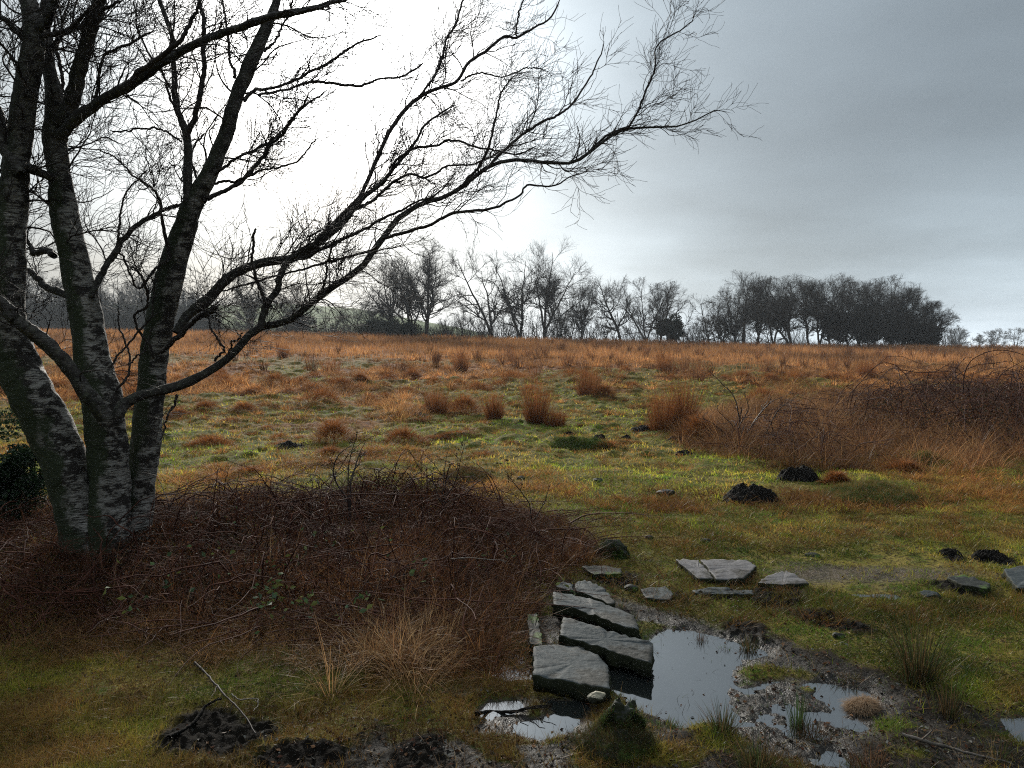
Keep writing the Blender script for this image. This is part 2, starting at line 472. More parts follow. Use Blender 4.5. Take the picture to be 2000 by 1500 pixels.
mulc = nt.nodes.new('ShaderNodeVectorMath'); mulc.operation = 'SCALE'; nt.links.new(tint, mulc.inputs[0]); nt.links.new(t.math('MULTIPLY', L, 10.), mulc.inputs['Scale'])
mx = t.mix(.94, sky.outputs[0], mulc.outputs[0])
bg = nt.nodes.new('ShaderNodeBackground'); nt.links.new(mx, bg.inputs[0]); bg.inputs[1].default_value = .1
wo = nt.nodes.new('ShaderNodeOutputWorld'); nt.links.new(bg.outputs[0], wo.inputs[0])

sl = bpy.data.lights.new('sun', 'SUN'); sl.energy = 3.0; sl.angle = R_(7); sl.color = (1, .95, .86)
so_ = bpy.data.objects.new('sun', sl); COL.objects.link(so_)
so_.rotation_euler = Vector(SUND).to_track_quat('Z', 'Y').to_euler(); so_.location = (0, 0, 30)
SC.view_settings.view_transform = 'Standard'; SC.view_settings.look = 'None'; SC.view_settings.exposure = .92; SC.view_settings.gamma = 1
cy = SC.cycles; cy.max_bounces = 5; cy.diffuse_bounces = 3; cy.glossy_bounces = 3; cy.transmission_bounces = 2; cy.volume_bounces = 0; cy.transparent_max_bounces = 8; cy.use_denoising = False; cy.filter_width = 1.1; cy.sample_clamp_indirect = 4; cy.sample_clamp_direct = 6

# ------------------------------------------------------------------ ground sheet
YR = np.concatenate([np.linspace(-60, 1.2, 24), np.geomspace(1.3, 60, 880), np.geomspace(60.5, 620, 90)])
u = np.linspace(-.95, .95, 720); out = np.array([1.1, 1.4, 2, 3])
U = np.concatenate([-out[::-1], u, out])
W_ = np.where(YR > 1.2, YR, np.maximum(1.3, 1.3+(1.2-YR)*.9))
X = U[None]*W_[:, None]; Yg = np.broadcast_to(YR[:, None], X.shape)
xf, yf = X.ravel(), Yg.ravel().copy()
zf = H(xf, yf)
ny, nx = X.shape
a = (np.arange(ny-1)[:, None]*nx+np.arange(nx-1)[None]).ravel()
pxg = CX+FPX*xf/np.maximum(yf, 6)
BPX = [-500, 0, 400, 700, 900, 1050, 1250, 1400, 2000]; BPYY = [19, 18.5, 16, 17, 20, 26, 27, 22, 15]
def brownm(x, y):
    px = CX+FPX*x/np.maximum(y, 6); yb = np.interp(px, BPX, BPYY)
    m = ss(yb*.86, yb*1.12, y+fbm(x*.4, y*.4, 4, 6)*yb*.40)
    return m*(1-.85*ss(.08, .25, fbm(x*.28+9, y*.16, 3, 4))*ss(48, 32, y))
brown = brownm(xf, yf)
pas = ss(86, 96, yf)
nearm = (yf > 2) & (yf < 12)
lit = np.zeros(len(xf)); mud = np.zeros(len(xf)); peat = np.zeros(len(xf))
xs, ys = xf[nearm], yf[nearm]
lit[nearm] = ss(-.15, .3, sdist(xs, ys, BRAM)+.2*fbm(xs*2, ys*2, 3, 1))
def mudm(x, y):
    m = ss(-.08, .12, sdist(x, y, MUDP)+.14*fbm(x*3.2, y*3.2, 4, 4))
    isl = ss(.12, .3, fbm(x*2.7, y*3.3, 3, 5)+.1)     # grassy islands in the mud
    return m*(1-.85*isl*ss(.0, .01, zcache(x, y)-WL))
def zcache(x, y): return H(x, y, False)
mud[nearm] = mudm(xs, ys); peat[nearm] = peatm(xs, ys)
peat_all = peat
gr = np.zeros(len(xf)); gx, gy = flat(1700, 1118); gr[nearm] = ss(1.2, .5, np.hypot((xs-gx)/.9, (ys-gy)/.28)+.4*vn(xs*4, ys*4, 2))*.8
gx, gy = flat(1060, 1150); gr[nearm] = np.maximum(gr[nearm], ss(1.2, .5, np.hypot((xs-gx)/.5, (ys-gy)/.5)+.4*vn(xs*4, ys*4, 2))*.5)
wet = np.clip(mud*ss(.02, -.015, zf), 0, 1)
mk('ground', np.c_[xf, yf, zf], np.stack([a, a+1, a+nx+1, a+nx], 1), None, m_ground(),
   {'brown': brown, 'pasture': pas, 'litter': lit, 'mud': mud, 'peat': peat, 'gravel': gr, 'wet': wet})['kind'] = 'structure'
# water sheet
xa, xb, ya, yb_ = -.35, 3.6, 2.4, 4.75
wv = [(xa, ya, WL), (xb, ya, WL), (xb, yb_, WL), (xa, yb_, WL)]
mk('puddle_water', wv, [[0, 1, 2, 3]], None, m_water())['kind'] = 'structure'

# ------------------------------------------------------------------ short turf
def sampY(n, s0, s1, umax=.82):
    s = rng.uniform(s0, s1, n); Y = CZ*FPX/s
    return rng.uniform(-umax, umax, n)*Y, Y
GREENS = [(.085, .15, .012), (.14, .20, .018), (.23, .255, .024), (.31, .27, .032), (.36, .26, .05), (.30, .165, .042)]
def clump_blades(cx, cy, cz, rad, hgt, nb, g, cols, spread=1.2, wid=.004, th=(.05, .9)):
    """blades of clumps, arrays of clump centres; returns a blades() tuple"""
    K = len(cx); i = np.repeat(np.arange(K), nb); n = len(i)
    az = g.uniform(0, 6.283, n); rr = np.sqrt(g.random(n))
    bx = cx[i]+np.cos(az)*rr*rad[i]*.55; by = cy[i]+np.sin(az)*rr*rad[i]*.55
    th0 = th[0]+(th[1]-th[0])*rr*g.uniform(.5, 1.2, n)
    L = hgt[i]*g.uniform(.6, 1.25, n)
    c = np.array(cols)[g.integers(0, len(cols), n)]*g.uniform(.65, 1.25, (n, 1))*(g.uniform(.6, 1.3, K)*np.clip(1+.9*fbm(cx*.7, cy*.5, 3, 1), .45, 1.6))[i][:, None]
    az2 = az+g.normal(size=n)*.5
    return blades(np.c_[bx, by, cz[i]-.01], L, wid if np.isscalar(wid) else wid[i], az2, th0, g.uniform(.3, spread+.5, n), c, 3)
def turf():
    gb = GB()
    x, y = sampY(520000, 72, 900)
    br = brownm(x, y); keep = rng.random(len(x)) > br*.8
    keep &= (y < 34)
    x, y, br = x[keep], y[keep], br[keep]
    z = H(x, y)
    near = y < 12
    kill = np.zeros(len(x))
    xs, ys = x[near], y[near]
    k = np.maximum(mudm(xs, ys)*.97, peatm(xs, ys)*1.0); k = np.maximum(k, ss(.1, .5, sdist(xs, ys, BRAM))*.8)
    k = np.maximum(k, .75*ss(1.2, .5, np.hypot((xs-flat(1700, 1118)[0])/.9, (ys-flat(1700, 1118)[1])/.28)))
    k = np.where(z[near] < WL+.004, 1, k)
    kill[near] = k
    patchy = ss(.1, .5, vn(x*2.3, y*2.3, 7)+.4*vn(x*9, y*9, 0))*.55
    kill = np.maximum(kill, patchy)
    m = rng.random(len(x)) > kill
    x, y, z, br = x[m], y[m], z[m], br[m]
    n = len(x)
    gn = fbm(x*.7, y*.7, 4, 2)+.35*vn(x*6, y*6, 1); gn = np.clip(.62+gn*1.1, 0, 1)
    lush = ss(.10, .42, fbm(x*1.1+7, y*1.1, 3, 3)+.12*ss(5, 3.8, y))
    i = np.clip((gn*6*.999+rng.normal(size=n)*.9), 0, 5.99).astype(int)
    c = np.array(GREENS)[i]
    c = c*(1-.6*lush[:, None])+np.array([.08, .21, .018])*.6*lush[:, None]
    c = c*(1-.5*br[:, None])+np.array([.22, .10, .04])*.5*br[:, None]
    c *= rng.uniform(.6, 1.35, (n, 1))*(.50+.95*ss(4.2, 10, y))[:, None]*np.clip(1+1.3*fbm(x*2.4, y*3.0, 4, 6), .35, 1.6)[:, None]  # blades darken towards the camera: foreground shade painted into their colour
    L = rng.uniform(.018, .05, n)*(1+.07*y)*(1-.35*lush); W = np.maximum(.0022, .0009*y)
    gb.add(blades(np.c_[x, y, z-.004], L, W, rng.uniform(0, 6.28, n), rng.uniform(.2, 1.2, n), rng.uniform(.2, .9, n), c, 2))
    # small shaggy tufts and thatch breaking up the turf
    K = 5200; x, y = sampY(K, 88, 560); m = (fbm(x*.9+3, y*.9, 3, 5) > -.12) & (sdist(x, y, MUDP) < 0) & (sdist(x, y, BRAM) < 0) & (y < 27); x, y = x[m], y[m]; z = H(x, y, False); K = len(x)
    i = np.repeat(np.arange(K), 34); n = len(i); rad = rng.uniform(.03, .13, K)*(1+.05*y); az = rng.uniform(0, 6.28, n); rr = np.sqrt(rng.random(n))
    pal = np.array([(.30, .17, .045), (.24, .20, .04), (.34, .15, .045), (.16, .16, .03), (.18, .09, .03)])[rng.integers(0, 5, K)]
    c = pal[i]*rng.uniform(.5, 1.3, (n, 1))*(.42+.85*ss(4.2, 10.5, y[i]))[:, None]  # tufts get the same painted foreground shade, lifting with distance
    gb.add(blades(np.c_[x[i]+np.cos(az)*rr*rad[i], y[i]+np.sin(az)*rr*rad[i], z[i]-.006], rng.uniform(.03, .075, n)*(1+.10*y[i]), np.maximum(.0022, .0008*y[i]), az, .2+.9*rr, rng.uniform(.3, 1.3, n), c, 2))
    K = 2600; x, y = sampY(K, 86, 330); m = (fbm(x*.55+3, y*.55, 3, 0)+.35*ss(10, 19, y)+.15*ss(1, -3, x) > rng.uniform(.0, .3, K)) & (y < 27); x, y = x[m], y[m]; z = H(x, y, False); K = len(x)
    gb.add(clump_blades(x, y, z, rng.uniform(.14, .42, K), rng.uniform(.07, .22, K), 150, rng, [(.40, .18, .050), (.30, .12, .038), (.40, .23, .06), (.13, .052, .02)], 1.3, np.maximum(.004, .0006*y), (.3, 1.35)))
    # longer straw wisps lying in the turf
    x, y = sampY(26000, 150, 900); z = H(x, y)
    m = z > WL+.006
    m &= ~((peatm(x, y) > .5) | (sdist(x, y, MUDP) > .05) & (rng.random(len(x)) > .25))
    x, y, z = x[m], y[m], z[m]; n = len(x)
    c = cmix([(.26, .17, .07), (.20, .11, .045), (.13, .075, .035)], n)
    gb.add(blades(np.c_[x, y, z], rng.uniform(.05, .14, n), np.maximum(.0016, .0006*y), rng.uniform(0, 6.28, n), rng.uniform(.7, 1.4, n), rng.uniform(.1, .8, n), c, 3))
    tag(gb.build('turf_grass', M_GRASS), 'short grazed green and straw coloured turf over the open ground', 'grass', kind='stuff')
turf()

# ------------------------------------------------------------------ rough brown grass
RUST = [(.45, .205, .066), (.33, .14, .045), (.56, .30, .11), (.15, .06, .024), (.48, .25, .095)]
def rough():
    gb = GB()
    # hummocky tussocks of the lower field
    s = rng.uniform(22, 155, 5200); y = CZ*FPX/s; x = rng.uniform(-.85, .85, len(s))*y
    m = (y < 48) & (rng.random(len(x)) < .8*brownm(x, y)**1.5); x, y = x[m], y[m]
    z = H(x, y, False)
    gb.add(clump_blades(x, y, z, rng.uniform(.22, .62, len(x)), rng.uniform(.18, .50, len(x)), 120, rng, RUST, 1.3, np.maximum(.005, .00055*y), (.1, 1.25)))
    # taller haze of grass further up the field
    s = rng.uniform(-14, 74, 190000)
    yy = 16+66*rng.random(len(s))**.75
    x = rng.uniform(-.95, .95, len(s))*yy; y = yy
    m = rng.random(len(x)) < ss(26, 46, y+8*fbm(x*.12, y*.12, 3, 3))*(.25+.75*brownm(x, y)); x, y = x[m], y[m]
    n = len(x); z = H(x, y, False)
    tone = np.clip(.85+1.1*fbm(x*.3, y*.15, 4, 5), .35, 1.5)[:, None]
    c = cmix([(.40, .19, .068), (.34, .15, .052), (.48, .25, .095), (.25, .105, .04)], n)*tone
    gb.add(blades(np.c_[x, y, z], rng.uniform(.25, .62, n)*(.75+.35*ss(30, 60, y)), .00042*y, rng.uniform(0, 6.28, n), rng.uniform(.02, .4, n), rng.uniform(.1, .7, n), c, 3))
    # dark upright rush streaks
    K = 230; y = rng.uniform(26, 78, K); x = rng.uniform(-.8, .8, K)*y
    z = H(x, y, False)
    gb.add(clump_blades(x, y, z, rng.uniform(.15, .45, K), rng.uniform(.5, .85, K), 50, rng, [(.16, .07, .03), (.11, .05, .024), (.20, .085, .035)], .1, .0006*y, (.0, .3)))
    # brown shaggy growth before and among the right hand thicket
    poly = poly_px([(1290,830),(1330,880),(1420,905),(1560,930),(1760,930),(2100,925),(2300,850),(1900,800),(1500,790)])
    K = 1900; x = rng.uniform(poly[:, 0].min(), poly[:, 0].max(), K*3); y = rng.uniform(poly[:, 1].min(), poly[:, 1].max(), K*3)
    m = (sdist(x, y, poly) > 0) & (fbm(x*.9, y*.9, 3, 4)+.5*sdist(x, y, poly) > rng.uniform(-.3, .5, len(x))); x, y = x[m][:K], y[m][:K]; z = H(x, y, False)
    K = len(x)
    gb.add(clump_blades(x, y, z, rng.uniform(.1, .35, K), rng.uniform(.2, .75, K)*rng.uniform(.5, 1.1, K), 52, rng, [(.25, .115, .045), (.15, .065, .028), (.36, .20, .085), (.10, .048, .022)], 1.0, .0055, (.1, 1.0)))
    K = 260; x, y = sampY(K, 190, 330, .8); m = (x > .15*y); x, y = x[m], y[m]; z = H(x, y, False); K = len(x)
    gb.add(clump_blades(x, y, z, rng.uniform(.05, .2, K), rng.uniform(.05, .12, K), 40, rng, [(.18, .085, .032), (.24, .12, .05)], 1.2, .003, (.4, 1.2)))
    tag(gb.build('moor_grass', M_GRASS), 'rust brown rough moor grass covering the rising field', 'grass', kind='stuff')
rough()

# ------------------------------------------------------------------ single tussocks and rush clumps
def tussock_mesh(kind, seed, rad, h, cols, nb):
    g = np.random.default_rng(seed); gb = GB()
    z0 = np.zeros(1)
    if kind == 'dome':
        n = nb; az = g.uniform(0, 6.283, n); rr = g.random(n)**.6
        zz = h*.62*(1-rr**2)
        c = np.array(cols)[g.integers(0, len(cols), n)]*g.uniform(.6, 1.25, (n, 1))
        lump = 1+.25*np.sin(az*3+seed)+.15*np.sin(az*7+seed*2)
        gb.add(blades(np.c_[np.cos(az)*rr*rad*.72*lump, np.sin(az)*rr*rad*.72*lump, zz-.05], g.uniform(.5, 1.05, n)*h*.75, np.full(n, .0055), az+g.normal(size=n)*.5,
                      .15+rr*g.uniform(.5, 1.2, n), g.uniform(.6, 1.7, n), c, 3))
    else:
        n = nb; az = g.uniform(0, 6.283, n); rr = np.sqrt(g.random(n))
        c = np.array(cols)[g.integers(0, len(cols), n)]*g.uniform(.6, 1.25, (n, 1))
        up = g.random(n) < .6
        gb.add(blades(np.c_[np.cos(az)*rr*rad*.45, np.sin(az)*rr*rad*.45, np.full(n, -.03)], np.where(up, g.uniform(.6, 1.1, n), g.uniform(.3, .6, n))*h,
                      np.full(n, .0055), az+g.normal(size=n)*.3, rr*g.uniform(.1, .5, n), np.where(up, g.uniform(0, .35, n), g.uniform(.5, 1.6, n)), c, 3))
    return gb
DCOL = [(.32, .125, .038), (.23, .085, .028), (.42, .18, .055), (.14, .052, .02)]
RCOL = [(.22, .082, .03), (.12, .046, .02), (.32, .125, .042)]
# (px, base py, half width px, height px, kind, label)
TS = [
 (645, 866, 48, 46, 'dome', 'tall rounded rust brown tussock alone on the turf, left of centre'),
 (640, 888, 34, 18, 'dome', 'small brown tussock just in front of the tall rounded one'),
 (783, 868, 55, 30, 'dome', 'wide low brown tussock with pale upright stems rising from its top'),
 (400, 872, 62, 28, 'dome', 'flat mossy brown hummock on the turf right of the birch'),
 (620, 800, 62, 34, 'dome', 'broad flat topped rust brown tussock with a darker skirt'),
 (530, 758, 40, 26, 'dome', 'dark brown tussock above the low birch bough bend'),
 (470, 806, 34, 20, 'dome', 'brown tussock at the turf edge, left of the broad flat topped one'),
 (395, 800, 34, 16, 'dome', 'low brown tussock close to the right birch stem'),
 (345, 818, 32, 18, 'dome', 'low tussock touching the outline of the right birch stem'),
 (660, 762, 40, 24, 'dome', 'red brown tussock behind the broad flat topped one'),
 (700, 743, 24, 16, 'dome', 'small dark tussock at the lower edge of the rough field'),
 (850, 805, 38, 48, 'rush', 'dark leaning rush tussock, leftmost of the row in the middle'),
 (905, 812, 48, 40, 'dome', 'bushy brown tussock second from the left in the middle row'),
 (965, 820, 26, 52, 'rush', 'narrow dark rush tuft leaning right in the middle row'),
 (1048, 828, 40, 84, 'rush', 'tallest upright rush clump in the middle of the field'),
 (1085, 834, 36, 34, 'rush', 'thin wispy rushes leaning against the tallest upright clump'),
 (1150, 772, 40, 56, 'rush', 'dark fanned rush clump with a sloping right shoulder'),
 (1180, 776, 26, 26, 'dome', 'sloping grass shoulder beside the dark fanned rush clump'),
 (1298, 842, 40, 84, 'rush', 'tall rust coloured rush clump at the left end of the right thicket'),
 (1338, 842, 34, 96, 'rush', 'taller thin stemmed rush clump behind the rust coloured one'),
 (1368, 862, 40, 44, 'dome', 'round shaggy brown tussock in front of the tall rust clumps'),
 (900, 726, 22, 40, 'rush', 'lone dark upright rush tuft in the upper rough field'),
 (1300, 728, 24, 36, 'rush', 'dark upright rush tuft near the top of the field, right of centre'),
 (1120, 742, 60, 22, 'dome', 'long brown grass bank behind the dark fanned rush clump'),
 (1000, 745, 60, 18, 'dome', 'long brown grass bank left of the dark fanned rush clump'),
 (550, 698, 16, 26, 'rush', 'small dark rush tuft high in the field beside the low bough'),
 (1455, 744, 34, 22, 'dome', 'shaggy tussock behind the bare shrub in the middle right'),
 (1560, 750, 46, 26, 'dome', 'pale brown tussock at the field edge above the right thicket'),
 (1700, 740, 28, 30, 'rush', 'dark rush tuft above the right thicket'),
 (1500, 790, 60, 34, 'dome', 'low brown grass mound behind the right thicket edge'),
 (1640, 945, 30, 26, 'dome', 'brown grass tuft left of the low grassy mound'),
 (1780, 925, 50, 26, 'dome', 'brown tussock directly behind the low grassy mound'),
]
for k, (px, py, hw, hp, kind, lab) in enumerate(TS):
    b = G(px, py); s = b[1]/FPX
    rad, h = hw*s*1.1, hp*s*(1.35 if kind == 'rush' else 1.2)
    gb = tussock_mesh(kind, 100+k, rad, h, DCOL if kind == 'dome' else RCOL, 2000 if kind == 'dome' else 900)
    if 'pale upright stems' in lab:
        n = 40; g = np.random.default_rng(1)
        gb.add(blades(np.c_[g.normal(size=n)*.1, g.normal(size=n)*.08, np.full(n, h*.3)], g.uniform(.25, .5, n), np.full(n, .005), g.uniform(0, 6.28, n), g.uniform(0, .15, n), g.uniform(0, .2, n), cmix([(.28, .15, .07)], n, g), 3))
    o = gb.build('rush_clump' if kind == 'rush' else 'grass_tussock', M_GRASS)
    y0 = b[1]+rad*.4; o.location = (b[0], y0, gz(b[0], y0))
    tag(o, lab, 'rush clump' if kind == 'rush' else 'tussock', 'rush clumps standing in the field' if kind == 'rush' else 'grass tussocks on the moor')
# the many like tussocks along the edge of the rough field
protos = []
for k in range(6):
    protos.append(tussock_mesh('dome', 300+k, .33, .26, DCOL, 700))
pob = []
g = np.random.default_rng(77); cnt = 0
while cnt < 150:
    px = g.uniform(-40, 2040); py = g.uniform(722, 812)
    b = G(px, py)
    bm = brownm(b[:1], b[1:2])[0]
    if g.random() > (.15+bm) or b[1] > 30: continue
    if px > 1260 and py > 755: continue
    if py > 780 and g.random() > .25: continue
    if any(abs(px-q[0]) < q[2] and -30 < py-q[1] < 8 for q in TS): continue
    k = cnt % 6
    if cnt < 6:
        o = protos[k].build('grass_tussock', M_GRASS); pob.append(o)
    else:
        o = pob[k].copy(); COL.objects.link(o)
    sc = g.uniform(.7, 1.7); o.location = (b[0], b[1], b[2]-.02); o.rotation_euler = (0, 0, g.uniform(0, 6.28)); o.scale = (sc*g.uniform(.9, 1.4), sc, sc*g.uniform(.7, 1.1))
    tag(o, 'one of many alike shaggy brown tussocks along the rough field edge', 'tussock', 'alike tussocks along the rough field edge')
    cnt += 1

cnt = 0
while cnt < 46:
    px = g.uniform(300, 900) if g.random() < .75 else g.uniform(900, 1240); py = g.uniform(790, 925)
    if any(abs(px-q[0]) < q[2] and -40 < py-q[1] < 12 for q in TS): continue
    b = G(px, py); o = pob[cnt % 6].copy(); COL.objects.link(o)
    sc = g.uniform(.35, .95); o.location = (b[0], b[1], b[2]-.03); o.rotation_euler = (0, 0, g.uniform(0, 6.28)); o.scale = (sc*g.uniform(1, 1.9), sc, sc*g.uniform(.35, .8))
    tag(o, 'one of many alike low flattened brown hummocks scattered on the green turf', 'tussock', 'alike low brown hummocks on the green turf')
    cnt += 1

# ------------------------------------------------------------------ the multi stemmed birch
def line(pts, Y0, Y1, n, wob=.012, seed=0, rk=1.0):
    """pts: (px, py, radius px); depth runs from Y0 to Y1"""
    pts = np.array(pts, float)
    d = np.concatenate([[0], np.cumsum(np.hypot(*np.diff(pts[:, :2], axis=0).T))]); d /= d[-1]
    Ys = Y0+(Y1-Y0)*d
    P = np.array([P3(a, b, Y) for (a, b, _), Y in zip(pts, Ys)])
    Rr = pts[:, 2]*Ys/FPX*(rk if rk else np.interp(pts[:, 1], [350, 950], [.74, .92]))
    Q = catmull(np.c_[P, Rr], n)
    g = np.random.default_rng(seed+int(pts[0, 0]*7+pts[-1, 1]))
    nz = np.cumsum(g.normal(size=(n, 3)), 0); nz -= np.linspace(0, 1, n)[:, None]*nz[-1]
    ker = np.ones(3)/3
    Q[:, :3] += nz*wob*.25
    return Q[:, :3], np.maximum(Q[:, 3], .0015)
STEMS = [
 ('leftmost leaning stem, dark with a pale foot', [(190,1150,74),(168,1070,50),(150,980,44),(118,880,46),(75,780,46),(38,700,44),(22,610,38),(24,500,36),(28,400,34),(42,300,29),(48,200,28),(60,110,28),(68,50,24),(52,-10,20),(40,-90,16)], 5.35, 5.1),
 ('middle stem, dark on the left and white peeling on the right', [(224,1150,66),(216,1060,46),(212,950,40),(205,850,42),(196,770,44),(178,690,38),(160,600,36),(142,500,34),(122,400,31),(112,330,27),(108,270,29),(112,215,27),(100,140,16),(94,70,12),(92,0,10),(88,-80,8)], 5.3, 5.4),
 ('right stem leaning right, grey with dark bands', [(268,1150,56),(264,1060,35),(268,950,32),(284,860,31),(294,760,29),(302,660,31),(322,570,33),(345,480,29),(368,410,26),(388,370,23),(415,310,20),(440,240,18),(458,180,17),(488,115,18),(518,50,13),(537,0,10),(552,-70,8)], 5.5, 5.9),
]
base = G(215, 1112); BT = np.array([*P3(215, 1112, 5.35)[:2], 0.0]); BT[2] = gz(BT[0], BT[1])
birch = thing('birch_tree', 'large multi stemmed bare silver birch leaning over the thicket at the left', 'tree', BT)
stemL = []
for k, (lab, pts, Y0, Y1) in enumerate(STEMS):
    N = 150; P, Rr = line(pts, Y0, Y1, N, .01, k, 0)
    P[0, 2] = min(P[0, 2], gz(P[0, 0], P[0, 1])-.1)
    P[1:4, 2] = np.interp([1, 2, 3], [0, 4], [P[0, 2], P[4, 2]])
    S = 28
    V, F = tubes(P[None], Rr[None], S)
    V = V.reshape(N, S, 3); c = P[:, None]
    th = np.arange(S)[None]*6.2832/S
    s = np.linspace(0, 6, N)[:, None]
    dsp = 1+.07*vn(np.cos(th)*1.2+s*3, np.sin(th)*1.2+s*1.5+k*9, 1)+.05*vn(np.cos(th)*3+s*12, np.sin(th)*3+k, 2)+.025*vn(np.cos(th)*4+s*40, np.sin(th)*6+k, 4)
    V = c+(V-c)*dsp[..., None]
    o = mk('trunk', V.reshape(-1, 3), F, None, M_BIRCH, {'thin': np.repeat(ss(470, 230, np.interp(np.linspace(0, 1, N), np.linspace(0, 1, len(pts)), [p[1] for p in pts]))*.62, S)}, True, birch, BT)
    o['label'] = lab
    stemL.append((P, Rr))
